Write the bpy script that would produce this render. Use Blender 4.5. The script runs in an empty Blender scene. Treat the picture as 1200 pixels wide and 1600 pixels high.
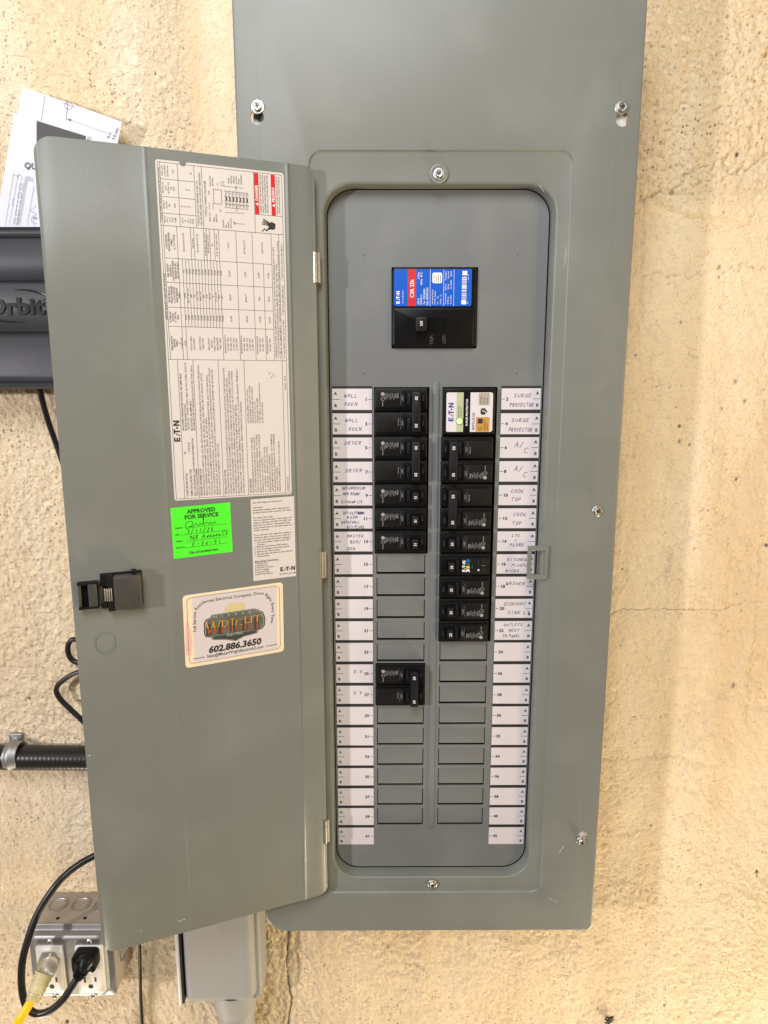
import bpy, bmesh, math, random
import numpy as np
from mathutils import Vector, Matrix
random.seed(7); rng = np.random.RandomState(5)
S = 0.0254                      # every length below is in inches
sc = bpy.context.scene; COL = sc.collection

# ------------------------------------------------------------------ camera
CAM = np.array([-2.252, -28.542, 0.4708]); PIT, YAW, ROL, FPX = 0.179846, 0.002774, 0.001397, 1067.79
def _R():
    cp, sp, cy, sy = math.cos(PIT), math.sin(PIT), math.cos(YAW), math.sin(YAW)
    f = np.array([sy*cp, cy*cp, -sp]); r = np.array([cy, -sy, 0.]); d = np.cross(f, r)
    cr, sr = math.cos(ROL), math.sin(ROL)
    return np.array([cr*r+sr*d, -sr*r+cr*d, f])
RM = _R()
cam = bpy.data.cameras.new('camera'); camo = bpy.data.objects.new('camera', cam); COL.objects.link(camo)
camo.matrix_world = Matrix([[RM[0][i], -RM[1][i], -RM[2][i], CAM[i]*S] for i in range(3)] + [[0, 0, 0, 1]])
cam.sensor_fit = 'HORIZONTAL'; cam.sensor_width = 36; cam.lens = FPX/1200*36
cam.clip_start = .01; cam.clip_end = 100
sc.camera = camo

# ------------------------------------------------------------------ light
w = bpy.data.worlds.new('World'); sc.world = w; w.use_nodes = True
bg = w.node_tree.nodes['Background']; bg.inputs[0].default_value = (1.0, .84, .64, 1); bg.inputs[1].default_value = .20
def lamp(name, loc, target, watts, color, size, shape='DISK'):
    l = bpy.data.lights.new(name, 'AREA'); l.shape = shape; l.size = size*S; l.energy = watts; l.color = color
    o = bpy.data.objects.new(name, l); COL.objects.link(o)
    o.location = Vector(loc)*S
    o.rotation_euler = (Vector(target)-Vector(loc)).to_track_quat('-Z', 'Y').to_euler()
    return o
lamp('key_lamp', (-72, -62, 8), (0, 3, -6), 33, (1, .92, .95), 5)
lamp('ceiling_lamp', (-12, -50, 42), (0, 0, 6), 24, (.95, .98, 1), 34)
lamp('floor_lamp', (32, -8, -64), (8, 3, -30), 17, (1, .86, .60), 8)
lamp('wall_lamp', (-30, -8, -64), (-12, 3, -32), 6.5, (1, .86, .66), 6)
lamp('side_lamp', (78, -66, -6), (6, 3, -8), 23, (1, .70, .33), 30)
sc.view_settings.view_transform = 'Standard'; sc.view_settings.look = 'None'
sc.view_settings.exposure = 0; sc.view_settings.gamma = 1

# ------------------------------------------------------------------ helpers
def at(px, py, Y):
    """point of the photograph (1200 x 1600) carried onto the plane y = Y"""
    d = RM.T @ np.array([(px-600)/FPX, (py-800)/FPX, 1.]); t = (Y-CAM[1])/d[1]
    return CAM+t*d
def atxz(px, py, Y):
    p = at(px, py, Y); return float(p[0]), float(p[2])
ORG = {}
def tag(o, label=None, cat=None, group=None, kind=None):
    if label: o['label'] = label
    if cat: o['category'] = cat
    if group: o['group'] = group
    if kind: o['kind'] = kind
    return o
def empty(name, loc, label, cat, group=None):
    o = bpy.data.objects.new(name, None); COL.objects.link(o); o.location = Vector(loc)*S
    o.empty_display_size = .02; ORG[o] = np.array(loc, float)
    return tag(o, label, cat, group)
def link(name, me, parent=None, org=(0, 0, 0), roty=0., label=None):
    """org is the world place; objects are only turned about y"""
    o = bpy.data.objects.new(name, me); COL.objects.link(o)
    base = ORG[parent] if parent is not None else np.zeros(3)
    if parent is not None: o.parent = parent
    o.location = Vector(np.array(org, float)-base)*S; o.rotation_euler = (0, roty, 0)
    ORG[o] = np.array(org, float)
    if label: o['label'] = label
    return o
def rrect(xl, xr, zb, zt, r, n=6, sub=0):
    """counter-clockwise seen from the viewer; r: one radius or four (bl, br, tr, tl)"""
    if not isinstance(r, (tuple, list)): r = (r,)*4
    pts = []
    for (cx, cz, rr, a0) in ((xl, zb, r[0], 180), (xr, zb, r[1], 270), (xr, zt, r[2], 0), (xl, zt, r[3], 90)):
        sx = 1 if cx == xl else -1; sz = 1 if cz == zb else -1
        for k in range(n+1):
            a = math.radians(a0+90*k/n)
            pts.append((cx+sx*rr+rr*math.cos(a), cz+sz*rr+rr*math.sin(a)))
    return pts
class MB:
    def __init__(s): s.v = []; s.f = []; s.m = []; s.mats = []
    def mi(s, m):
        if m not in s.mats: s.mats.append(m)
        return s.mats.index(m)
    def add(s, vs, fs, m):
        b = len(s.v); i = s.mi(m); s.v.extend([tuple(map(float, p)) for p in vs])
        for f in fs: s.f.append(tuple(b+k for k in f)); s.m.append(i)
    def loft(s, loops, m, cap0=False, cap1=True):
        """loops of 3-D points of equal count; faces look outward when loops run ccw and move towards the viewer"""
        n = len(loops[0]); vs = [p for l in loops for p in l]; fs = []
        for k in range(len(loops)-1):
            a, b = k*n, (k+1)*n
            for i in range(n):
                j = (i+1) % n; fs.append((a+i, a+j, b+j, b+i))
        if cap1: fs.append(tuple(range((len(loops)-1)*n, len(loops)*n)))
        if cap0: fs.append(tuple(reversed(range(n))))
        s.add(vs, fs, m)
    def block(s, xl, xr, zb, zt, y0, y1, m, r=.03, b=.02, n=4, cap0=False, seg=2):
        """plate or block: back at y0, front at y1 (nearer the viewer), rounded corners r, front edge rounded b"""
        sg = -1 if y1 < y0 else 1
        lv = [(y0, 0)]+[(y1-sg*b*(1-math.sin(math.pi/2*k/seg)), b*(1-math.cos(math.pi/2*k/seg))) for k in range(seg+1)]
        ls = []
        for y, ins in lv:
            rr = tuple(max(q-ins, .002) for q in r) if isinstance(r, (tuple, list)) else max(r-ins, .002)
            ls.append([(x, y, z) for x, z in rrect(xl+ins, xr-ins, zb+ins, zt-ins, rr, n)])
        s.loft(ls, m, cap0)
    def box(s, x0, x1, y0, y1, z0, z1, m):
        v = [(x, y, z) for x in (x0, x1) for y in (y0, y1) for z in (z0, z1)]
        s.add(v, [(0, 1, 3, 2), (4, 6, 7, 5), (0, 4, 5, 1), (2, 3, 7, 6), (0, 2, 6, 4), (1, 5, 7, 3)], m)
    def tube(s, path, r, m, seg=12, caps=True):
        P = [Vector(p) for p in path]; up = None; loops = []
        for i, p in enumerate(P):
            t = (P[min(i+1, len(P)-1)]-P[max(i-1, 0)]).normalized()
            if up is None: up = Vector((0, -1, 0)) if abs(t.y) < .9 else Vector((1, 0, 0))
            a = (up-t*up.dot(t)).normalized(); b = t.cross(a); up = a
            rr = r[i] if isinstance(r, (list, tuple)) else r
            loops.append([tuple(p+a*rr*math.cos(2*math.pi*k/seg)+b*rr*math.sin(2*math.pi*k/seg)) for k in range(seg)])
        s.loft(loops, m, caps, caps)
    def lathe(s, c, prof, m, seg=20, axis=(0, -1, 0), cap=True):
        """prof: (radius, height along axis)"""
        ax = Vector(axis).normalized(); a = ax.orthogonal().normalized(); b = ax.cross(a); c = Vector(c)
        ls = [[tuple(c+ax*h+(a*math.cos(2*math.pi*k/seg)+b*math.sin(2*math.pi*k/seg))*r) for k in range(seg)] for r, h in prof]
        s.loft(ls, m, False, cap)
    def mesh(s, name, org=(0, 0, 0), angle=35):
        me = bpy.data.meshes.new(name); o = np.array(org, float)
        me.from_pydata([tuple((np.array(p)-o)*S) for p in s.v], [], s.f)
        for m in s.mats: me.materials.append(m)
        me.polygons.foreach_set('material_index', s.m)
        me.validate(); me.shade_smooth(); me.set_sharp_from_angle(angle=math.radians(angle)); me.update()
        return me
    def build(s, name, parent=None, org=None, label=None, angle=35):
        if org is None: org = ORG[parent] if parent is not None else (0, 0, 0)
        return link(name, s.mesh(name, org, angle), parent, org, 0, label)
def spline(pts, n=8):
    P = [np.array(p, float) for p in pts]; P = [2*P[0]-P[1]]+P+[2*P[-1]-P[-2]]; out = []
    for i in range(1, len(P)-2):
        for k in range(n):
            t = k/n; a, b, c, d = P[i-1], P[i], P[i+1], P[i+2]
            out.append(tuple(.5*((2*b)+(c-a)*t+(2*a-5*b+4*c-d)*t*t+(3*b-a-3*c+d)*t**3)))
    out.append(tuple(P[-2])); return out

# ------------------------------------------------------------------ materials
def mat(name, col, rough=.5, metal=0., var=0., vscale=20., bump=0., bscale=200., spec=.5, coat=0., emit=0., trans=0., col2=None):
    m = bpy.data.materials.new(name); m.use_nodes = True; nt = m.node_tree; N = nt.nodes; L = nt.links
    b = N['Principled BSDF']; b.inputs['Base Color'].default_value = (*col, 1); b.inputs['Roughness'].default_value = rough
    b.inputs['Metallic'].default_value = metal; b.inputs['Specular IOR Level'].default_value = spec
    b.inputs['Coat Weight'].default_value = coat
    if trans: b.inputs['Transmission Weight'].default_value = trans
    if emit: b.inputs['Emission Color'].default_value = (*col, 1); b.inputs['Emission Strength'].default_value = emit
    tc = N.new('ShaderNodeTexCoord')
    if var or col2:
        n = N.new('ShaderNodeTexNoise'); n.inputs['Scale'].default_value = vscale; n.inputs['Detail'].default_value = 5
        L.new(tc.outputs['Object'], n.inputs['Vector'])
        mx = N.new('ShaderNodeMix'); mx.data_type = 'RGBA'
        c2 = col2 or tuple(min(1, c*(1+var)) for c in col); c1 = col if col2 else tuple(c*(1-var) for c in col)
        mx.inputs[6].default_value = (*c1, 1); mx.inputs[7].default_value = (*c2, 1)
        L.new(n.outputs[0], mx.inputs[0]); L.new(mx.outputs[2], b.inputs['Base Color'])
        mr = N.new('ShaderNodeMapRange'); mr.inputs[3].default_value = max(.02, rough-.08); mr.inputs[4].default_value = min(1, rough+.1)
        L.new(n.outputs[0], mr.inputs[0]); L.new(mr.outputs[0], b.inputs['Roughness'])
    if name.startswith('grey_enamel'):     # dust, handling smudges and hairline scratches in the paint
        ml = nt.nodes.new('ShaderNodeMapping'); ml.inputs['Rotation'].default_value = (0, .5, 0); ml.inputs['Scale'].default_value = (1, 1, .06); L.new(tc.outputs['Object'], ml.inputs[0])
        ns = N.new('ShaderNodeTexNoise'); ns.inputs['Scale'].default_value = 240; ns.inputs['Detail'].default_value = 1; L.new(ml.outputs[0], ns.inputs['Vector'])
        ng = N.new('ShaderNodeTexNoise'); ng.inputs['Scale'].default_value = 13; ng.inputs['Detail'].default_value = 6; L.new(tc.outputs['Object'], ng.inputs['Vector'])
        r1 = N.new('ShaderNodeMapRange'); r1.inputs[1].default_value = .74; r1.inputs[2].default_value = .80; L.new(ns.outputs[0], r1.inputs[0])
        r2 = N.new('ShaderNodeMapRange'); r2.inputs[1].default_value = .56; r2.inputs[2].default_value = .72; r2.inputs[4].default_value = .5; L.new(ng.outputs[0], r2.inputs[0])
        mu = N.new('ShaderNodeMath'); mu.operation = 'MULTIPLY'; L.new(r1.outputs[0], mu.inputs[0]); L.new(r2.outputs[0], mu.inputs[1])
        r3 = N.new('ShaderNodeMapRange'); r3.inputs[1].default_value = .5; r3.inputs[2].default_value = .8; r3.inputs[4].default_value = .13; L.new(ng.outputs[0], r3.inputs[0])
        ad = N.new('ShaderNodeMath'); ad.operation = 'ADD'; L.new(mu.outputs[0], ad.inputs[0]); L.new(r3.outputs[0], ad.inputs[1])
        m2 = N.new('ShaderNodeMix'); m2.data_type = 'RGBA'; L.new(ad.outputs[0], m2.inputs[0]); L.new(mx.outputs[2], m2.inputs[6]); m2.inputs[7].default_value = (.42, .42, .38, 1); L.new(m2.outputs[2], b.inputs['Base Color'])
    if bump:
        n2 = N.new('ShaderNodeTexNoise'); n2.inputs['Scale'].default_value = bscale; n2.inputs['Detail'].default_value = 3
        L.new(tc.outputs['Object'], n2.inputs['Vector'])
        bp = N.new('ShaderNodeBump'); bp.inputs['Strength'].default_value = bump; bp.inputs['Distance'].default_value = .001
        L.new(n2.outputs[0], bp.inputs['Height']); L.new(bp.outputs[0], b.inputs['Normal'])
    return m
GREY = mat('grey_enamel', (.174, .184, .166), .39, var=.05, vscale=9, bump=.06, bscale=420, spec=.45)
GREYD = mat('grey_enamel_inner', (.158, .168, .168), .46, var=.05, vscale=14, bump=.05, bscale=420, spec=.4)
BLACK = mat('black_plastic', (.006, .006, .0065), .3, var=.25, vscale=60, bump=.05, bscale=900, spec=.16)
BLACKM = mat('matt_black_plastic', (.007, .007, .007), .5, var=.3, vscale=60, bump=.1, bscale=800, spec=.2)
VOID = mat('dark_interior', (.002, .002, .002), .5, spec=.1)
HANDLE = mat('handle_plastic', (.009, .009, .012), .42, var=.2, vscale=80, spec=.25)
LATCHP = mat('latch_plastic', (.055, .052, .047), .33, var=.12, vscale=80, bump=.05, bscale=700)
PAPER = mat('label_paper', (.63, .585, .56), .5, var=.02, vscale=30)
CARD = mat('directory_card', (.64, .60, .625), .6, var=.05, vscale=45)
INK = mat('black_ink', (.02, .018, .018), .6)
GINK = mat('grey_ink', (.13, .11, .10), .6)
PEN = mat('ballpoint_ink', (.12, .11, .22), .5)
PENB = mat('pen_ink_black', (.02, .02, .03), .5)
WINK = mat('pale_print', (.30, .30, .30), .6)
DINK = mat('faint_print', (.055, .055, .055), .6)
FLANGE = mat('bare_flange', (.62, .61, .58), .4)
WHITE = mat('white_print', (.85, .85, .85), .5)
RED = mat('red_print', (.55, .012, .02), .45)
GREEN = mat('green_sticker', (.07, .83, .02), .5, var=.03, vscale=30)
CREAM = mat('worn_foil_border', (.80, .72, .52), .3, col2=(.84, .62, .44), vscale=90)
PINK = mat('rubbed_pink', (.72, .33, .30), .4, col2=(.82, .62, .5), vscale=120)
LAV = mat('sticker_white', (.62, .56, .56), .4)
PEWTER = mat('pewter_print', (.20, .20, .16), .35, col2=(.04, .05, .04), vscale=70)
DGREEN = mat('dark_green_print', (.045, .055, .045), .35)
GOLD = mat('gold_print', (.58, .29, .06), .35)
ORANGE = mat('orange_print', (.42, .09, .035), .35)
SILV = mat('silver_print', (.45, .44, .42), .3)
TAN = mat('tan_print', (.60, .52, .27), .4)
BLUE = mat('blue_label', (.005, .10, .55), .3)
NAVY = mat('navy_print', (.01, .05, .25), .4)
LIMEG = mat('olive_label', (.42, .48, .28), .4)
TAUPE = mat('taupe_label', (.40, .35, .30), .4)
BRASSP = mat('gold_label', (.55, .33, .08), .35, col2=(.45, .22, .04), vscale=200)
LED = mat('green_led', (.45, 1., .25), .3, emit=1.3)
TEAL = mat('green_chevron', (.0, .16, .11), .4)
BLU2 = mat('blue_chevron', (.01, .14, .42), .4)
YEL2 = mat('yellow_chevron', (.85, .50, .02), .4)
STEEL = mat('zinc_screw', (.52, .52, .50), .36, 1., var=.1, vscale=300, bump=.15, bscale=900)
GALV = mat('galvanised_steel', (.38, .38, .38), .5, 1., var=.22, vscale=25, bump=.08, bscale=500)
GALV2 = mat('dull_galvanised_steel', (.36, .32, .27), .6, .5, var=.2, vscale=18, bump=.1, bscale=500)
CHROME = mat('bright_hinge', (.75, .72, .66), .28, 1.)
TIMER = mat('timer_plastic', (.029, .032, .038), .45, var=.12, vscale=15, bump=.12, bscale=900)
TIMERL = mat('timer_lettering', (.02, .021, .024), .18)
SHEET = mat('office_paper', (.66, .67, .76), .6, var=.015, vscale=20)
SHEETG = mat('printed_dark_grey', (.055, .055, .055), .55)
CABLE = mat('black_cable', (.012, .012, .012), .35, bump=.05, bscale=300)
CONDM = mat('black_conduit_pvc', (.012, .011, .010), .3, bump=.06, bscale=200)
PVC = mat('grey_pvc', (.31, .305, .295), .62, var=.06, vscale=14, bump=.05, bscale=300)
PVCL = mat('grey_pvc_cover', (.50, .52, .55), .4, var=.05, vscale=12)
WPLAS = mat('white_receptacle', (.80, .77, .73), .3, spec=.5)
SLOT = mat('slot_dark', (.03, .028, .025), .6)
YELC = mat('yellow_cord', (.85, .60, .01), .35)
CLEARP = mat('clear_plug', (.93, .91, .85), .15, trans=.85)
CREAMP = mat('translucent_strain_relief', (.82, .74, .42), .35, trans=.35)
GLOWG = mat('green_indicator', (.05, .9, .5), .3, emit=1.5)
RUST = mat('dusty_ledge', (.20, .165, .13), .7, col2=(.30, .24, .18), vscale=250)

# ------------------------------------------------------------------ flat printing
GL = {}
def _glyphmesh(s, bold):
    c = bpy.data.curves.new('t', 'FONT'); c.body = s; c.resolution_u = 2; c.fill_mode = 'BOTH'; c.offset = .022*bold
    o = bpy.data.objects.new('t', c); COL.objects.link(o)
    me = o.to_mesh(); v = np.array([(p.co.x, p.co.y) for p in me.vertices]).reshape(-1, 2)
    f = [tuple(p.vertices) for p in me.polygons]; o.to_mesh_clear()
    bpy.data.objects.remove(o); bpy.data.curves.remove(c); return v, f
def glyph(ch, bold):
    k = (ch, bold)
    if k not in GL:
        if ('.', 0) not in GL and ch != '.': glyph('.', 0)
        if ch == '.':
            v, f = _glyphmesh('.', bold); v2, _ = _glyphmesh('..', 0); d = v2[:, 0].max()-_glyphmesh('.', 0)[0][:, 0].max()
            GL[k] = (v, f, d, _glyphmesh('.', 0)[0][:, 0].max())
        else:
            v, f = _glyphmesh(ch, bold) if ch != ' ' else (np.zeros((0, 2)), [])
            v2, _ = _glyphmesh(ch+'.', 0)
            GL[k] = (v, f, v2[:, 0].max()-GL[('.', 0)][3], 0)
    return GL[k]
CAP = _glyphmesh('H', 0)[0][:, 1].max()
LAY = .0035
class Sheet:
    """flat print on a plane: o + x*ux + y*uy, raised by thin layers towards the viewer"""
    def __init__(s, mb, o, ux, uy):
        s.mb = mb; s.o = np.array(o, float); s.ux = np.array(ux, float); s.uy = np.array(uy, float)
        n = np.cross(s.ux, s.uy); s.n = n/np.linalg.norm(n)
    def P(s, x, y, l): return s.o+s.ux*x+s.uy*y+s.n*(LAY*l)
    def poly(s, pts, m, l=1): s.mb.add([s.P(x, y, l) for x, y in pts], [tuple(range(len(pts)))], m)
    def rect(s, x0, y0, x1, y1, m, l=1): s.poly([(x0, y0), (x1, y0), (x1, y1), (x0, y1)], m, l)
    def rr(s, x0, y0, x1, y1, r, m, l=1, n=5): s.poly(rrect(x0, x1, y0, y1, r, n), m, l)
    def line(s, pts, wd, m, l=2, closed=False):
        pts = list(pts)+([pts[0]] if closed else [])
        for (a, b), (c, d) in zip(pts[:-1], pts[1:]):
            L_ = math.hypot(c-a, d-b)
            if L_ < 1e-6: continue
            nx, ny = -(d-b)/L_*wd/2, (c-a)/L_*wd/2; ex, ey = (c-a)/L_*wd*.35, (d-b)/L_*wd*.35
            s.poly([(a-ex-nx, b-ey-ny), (c+ex-nx, d+ey-ny), (c+ex+nx, d+ey+ny), (a-ex+nx, b-ey+ny)], m, l)
    def frame(s, x0, y0, x1, y1, wd, m, l=2, r=0):
        s.line(rrect(x0, x1, y0, y1, r, 4) if r else [(x0, y0), (x1, y0), (x1, y1), (x0, y1)], wd, m, l, True)
    def disc(s, x, y, r, m, l=2, n=14, ry=None):
        s.poly([(x+r*math.cos(2*math.pi*k/n), y+(ry or r)*math.sin(2*math.pi*k/n)) for k in range(n)], m, l)
    def ring(s, x, y, r, wd, m, l=2, n=16):
        s.line([(x+r*math.cos(2*math.pi*k/n), y+r*math.sin(2*math.pi*k/n)) for k in range(n)], wd, m, l, True)
    def width(s, t, h, bold=0, sx=1): return sum(glyph(c, bold)[2] for c in t)*h/CAP*sx
    def text(s, t, x, y, h, m, al='l', bold=0, sx=1., slant=0., rot=0., l=3, fit=None, mats=None):
        k = h/CAP; W = s.width(t, h, bold, sx)
        if fit: sx *= fit/W; W = fit
        x0 = {'l': 0, 'c': -W/2, 'r': -W}[al]; ca, sa = math.cos(rot), math.sin(rot)
        for ch in t:
            v, f, a, _ = glyph(ch, bold)
            if len(v):
                X = v[:, 0]*k*sx+v[:, 1]*k*slant+x0; Y = v[:, 1]*k
                s.mb.add([s.P(x+p*ca-q*sa, y+p*sa+q*ca, l) for p, q in zip(X, Y)], f, m)
            x0 += a*k*sx
    def hand(s, t, x, y, h, m, wd=.018, sx=.8, slant=.18, gap=.28, l=3, jit=.05, rot=0.):
        rn = random.Random(hash(t) & 0xffff if False else sum(map(ord, t))); x0 = 0.; ca, sa = math.cos(rot), math.sin(rot)
        for ch in t:
            st = HAND.get(ch.upper(), '')
            dy = rn.uniform(-.08, .08); hs = rn.uniform(.88, 1.08)
            for part in st.split(';'):
                if not part.strip(): continue
                q = []
                for p in part.split():
                    a, b = map(float, p.split(','))
                    a = a*.75+rn.uniform(-jit, jit); b = b*hs+dy+rn.uniform(-jit, jit)
                    X = x0+(a*sx+b*slant)*h; Y = b*h; q.append((x+X*ca-Y*sa, y+X*sa+Y*ca))
                s.line(q, wd, m, l)
            x0 += ((.45 if ch in " .'" else .75)*sx+gap)*h
        return x0
HAND = dict(zip('ABCDEFGHIJKLMNOPQRSTUVWXYZ', [
 '0,0 .45,1 .9,0;.2,.4 .75,.42', '0,0 0,1 .6,.9 .6,.6 .1,.5 .75,.35 .6,.02 0,0', '.9,.85 .5,1 .1,.7 .05,.3 .4,0 .9,.12',
 '0,0 .05,1 .6,.9 .85,.5 .55,.08 -.05,0', '.85,1 .05,1 0,0 .8,0;.05,.52 .6,.55', '.85,1 .05,1 0,0;.05,.52 .6,.55',
 '.9,.85 .5,1 .1,.7 .05,.3 .4,0 .85,.1 .85,.45 .5,.45', '0,1 0,0;.8,1 .8,0;0,.5 .8,.52', '.4,1 .4,0', '.7,1 .7,.2 .4,0 .1,.15',
 '0,1 0,0;.8,1 .05,.45 .85,0', '.05,1 0,0 .75,.03', '0,0 .1,1 .45,.4 .85,1 .95,0', '0,0 .08,1 .8,0 .85,1', '.45,1 .1,.75 .05,.3 .4,0 .8,.2 .85,.7 .45,1',
 '0,0 .02,1 .65,.95 .7,.6 .05,.48', '.45,1 .1,.75 .05,.3 .4,0 .8,.2 .85,.7 .45,1;.5,.3 .9,-.1', '0,0 .02,1 .65,.95 .7,.62 .05,.48 .8,0',
 '.8,.9 .4,1 .1,.8 .3,.55 .7,.4 .6,.05 0,.08', '0,1 .9,1;.45,1 .42,0', '0,1 .05,.25 .4,0 .8,.25 .85,1', '0,1 .4,0 .85,1', '0,1 .2,0 .5,.7 .7,0 1,1',
 '0,1 .85,0;.85,1 0,0', '0,1 .4,.5 .85,1;.4,.5 .35,0', '0,1 .85,1 0,0 .85,0']))
HAND.update({'/': '0,-.15 .6,1.15', '+': '.4,.2 .4,.8;.1,.5 .7,.5', '.': '.1,0 .14,.05', '-': '.1,.45 .7,.45', '0': HAND['O'], '1': '.4,0 .4,1',
 '2': '.1,.8 .4,1 .75,.75 .05,0 .85,.03', '3': '.1,.95 .7,.9 .35,.55 .75,.3 .4,0 0,.1', '5': '.8,1 .15,1 .1,.55 .6,.6 .7,.2 .3,0 0,.1',
 '6': '.7,1 .2,.6 .1,.2 .5,0 .75,.25 .45,.5 .1,.3', '8': '.7,.85 .35,1 .15,.75 .7,.3 .4,0 .1,.25 .7,.85', '9': '.75,.75 .35,.95 .15,.65 .6,.55 .75,.85 .55,0',
 '4': '.6,0 .6,1 0,.35 .85,.35'})
def maker(sh, x, y, h, m, l=3):
    """the maker's five-letter mark: block E, two squares, T, dot, N"""
    t = h*.27
    def R(a, b, c, d): sh.rect(x+a*h, y+b*h, x+c*h, y+d*h, m, l)
    R(0, 0, .27, 1); R(.27, 0, .72, .22); R(.27, .39, .68, .61); R(.27, .78, .72, 1)
    R(.95, 0, 1.2, .24); R(1.12, .38, 1.36, .62)
    R(1.34, .77, 2.12, 1); R(1.60, 0, 1.86, .77)
    sh.disc(x+2.32*h, y+.42*h, .17*h, m, l)
    R(2.66, 0, 2.92, 1); R(3.30, 0, 3.56, 1)
    sh.poly([(x+2.92*h, y+h), (x+2.92*h, y+.62*h), (x+3.30*h, y), (x+3.30*h, y+.38*h)], m, l)

# ------------------------------------------------------------------ the wall
WY = 3.0
def wall():
    st = .062
    xs = np.concatenate([[-120, -60, -38], np.arange(-27, 23, st), [34, 60, 120]])
    zs = np.concatenate([[-130, -70, -46], np.arange(-38, 20.5, st), [32, 60, 120]])
    X, Z = np.meshgrid(xs, zs); H = np.zeros_like(X)
    def vn(sx, sz, seed, sh=0.):
        r = np.random.RandomState(seed); g = r.rand(256, 256)
        u = (X+sh*Z)/sx+500.; v = Z/sz+500.
        iu = np.floor(u).astype(int); iv = np.floor(v).astype(int); fu = u-iu; fv = v-iv
        fu = fu*fu*(3-2*fu); fv = fv*fv*(3-2*fv); iu %= 256; iv %= 256; iu1 = (iu+1) % 256; iv1 = (iv+1) % 256
        return (g[iv, iu]*(1-fu)+g[iv, iu1]*fu)*(1-fv)+(g[iv1, iu]*(1-fu)+g[iv1, iu1]*fu)*fv
    def ss(a, b, t): t = np.clip((t-a)/(b-a), 0, 1); return t*t*(3-2*t)
    wob = (vn(2.2, 2.2, 3)-.5)*1.6
    # smooth trowelled zones
    smooth = ss(-10.6, -10.1, X+wob*.15)*ss(-3, 1, Z)*(X < 0)
    smooth = np.maximum(smooth, (X > 0)*ss(9.6, 8.0, Z+wob+.32*(X-9))*ss(-3.2, 1.2, Z+wob*1.4)*.9)
    smooth = np.maximum(smooth, (X > 0)*(.45+.40*ss(-27, -20, Z+wob*2))*ss(9, 8, Z))
    rough = (vn(.13, .20, 1, .3)-.5)*.085+(vn(.27, .36, 2, .25)-.5)*.05+(vn(.085, .10, 9)-.5)*.05
    ridg = np.abs(vn(.30, .55, 14, .35)-.5)*2; rough += (1-ridg)**3*.025
    tl = (vn(1.4, 2.6, 4)-.5)*.08+(vn(4., 7., 5)-.5)*.14
    fine = (vn(.25, .9, 6, .5)-.5)*.028+(vn(.1, .1, 7)-.5)*.008
    tr = np.abs(vn(.8, 1.1, 8, .4)+.35*vn(.3, .4, 18)-.67); tears = np.exp(-(tr/.02)**2)*(vn(1.6, 1.6, 19) > .42)
    ter = (ss(.50, .53, vn(2.6, 4.4, 31)+.12*vn(.4, .5, 32)-.06)*.05+ss(.52, .55, vn(1.3, 2.1, 33)+.14*vn(.3, .4, 34)-.07)*.03)*smooth
    tl = tl+ter
    amp = .75+.5*vn(5, 5, 21)
    H = rough*(1-smooth*.9)*amp+tl+fine*smooth*1.7-tears*.055*smooth
    # trowel step right of the timer papers, and ledge under the rough band
    H += .05*ss(-10.5, -10.3, X+wob*.08)*(X < 0)*ss(-3, 0, Z)
    edge = Z+.32*(X-9)+wob*.6-8.8; H += (X > 5)*(.12*ss(-.15, .1, edge))
    # pits
    pit = np.zeros_like(X); r = np.random.RandomState(33)
    nx = len(xs); nz = len(zs)
    def dent(x, z, rad, dep, el=1., dk=1.):
        i0, i1 = np.searchsorted(xs, [x-rad*2.2, x+rad*2.2]); j0, j1 = np.searchsorted(zs, [z-rad*2.2*el, z+rad*2.2*el])
        if i1 <= i0 or j1 <= j0: return
        q = ((X[j0:j1, i0:i1]-x)**2+((Z[j0:j1, i0:i1]-z)/el)**2)/rad**2; g = np.exp(-q*q)
        H[j0:j1, i0:i1] -= dep*g; pit[j0:j1, i0:i1] = np.maximum(pit[j0:j1, i0:i1], g*min(1, dep/.05)*dk)
    for k in range(2200):
        x, z = r.uniform(-24, 20), r.uniform(-36, 18)
        if x < -10.5 and z > -4 and r.rand() < .8: continue
        cl = .5+.5*math.sin(x*.9+z*.4)*math.sin(z*.7-x*.2)
        if r.rand() > .35+.6*cl: continue
        big = r.rand() < .03
        dent(x, z, r.uniform(.07, .12) if big else r.uniform(.035, .065), r.uniform(.05, .09) if big else r.uniform(.02, .05), r.uniform(.8, 1.5))
    for k in range(1100):   # pitted band high on the right
        dent(r.uniform(7, 20), r.uniform(8.6, 14.5), r.uniform(.06, .13), r.uniform(.03, .07), r.uniform(.7, 1.2), .18)
    for px, py, rad in [(1150, 596, .13), (1165, 627, .12), (1129, 639, .10), (1063, 504, .10), (1123, 418, .11), (1048, 302, .13), (1145, 1071, .17), (1160, 87, .08), (1062, 690, .12), (1077, 695, .1)]:
        x, z = atxz(px, py, WY); dent(x, z, rad*.8, .07, 1.6, .75)
    for k in range(1900):
        x, z = r.uniform(6.5, 17), r.uniform(-36, 1)
        if math.sin(x*1.3+z*.5)+math.sin(z*.9-x*.6) < r.uniform(-1.2, .9): continue
        dent(x, z, r.uniform(.035, .065), r.uniform(.03, .05), r.uniform(.8, 1.4), .62)
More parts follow.
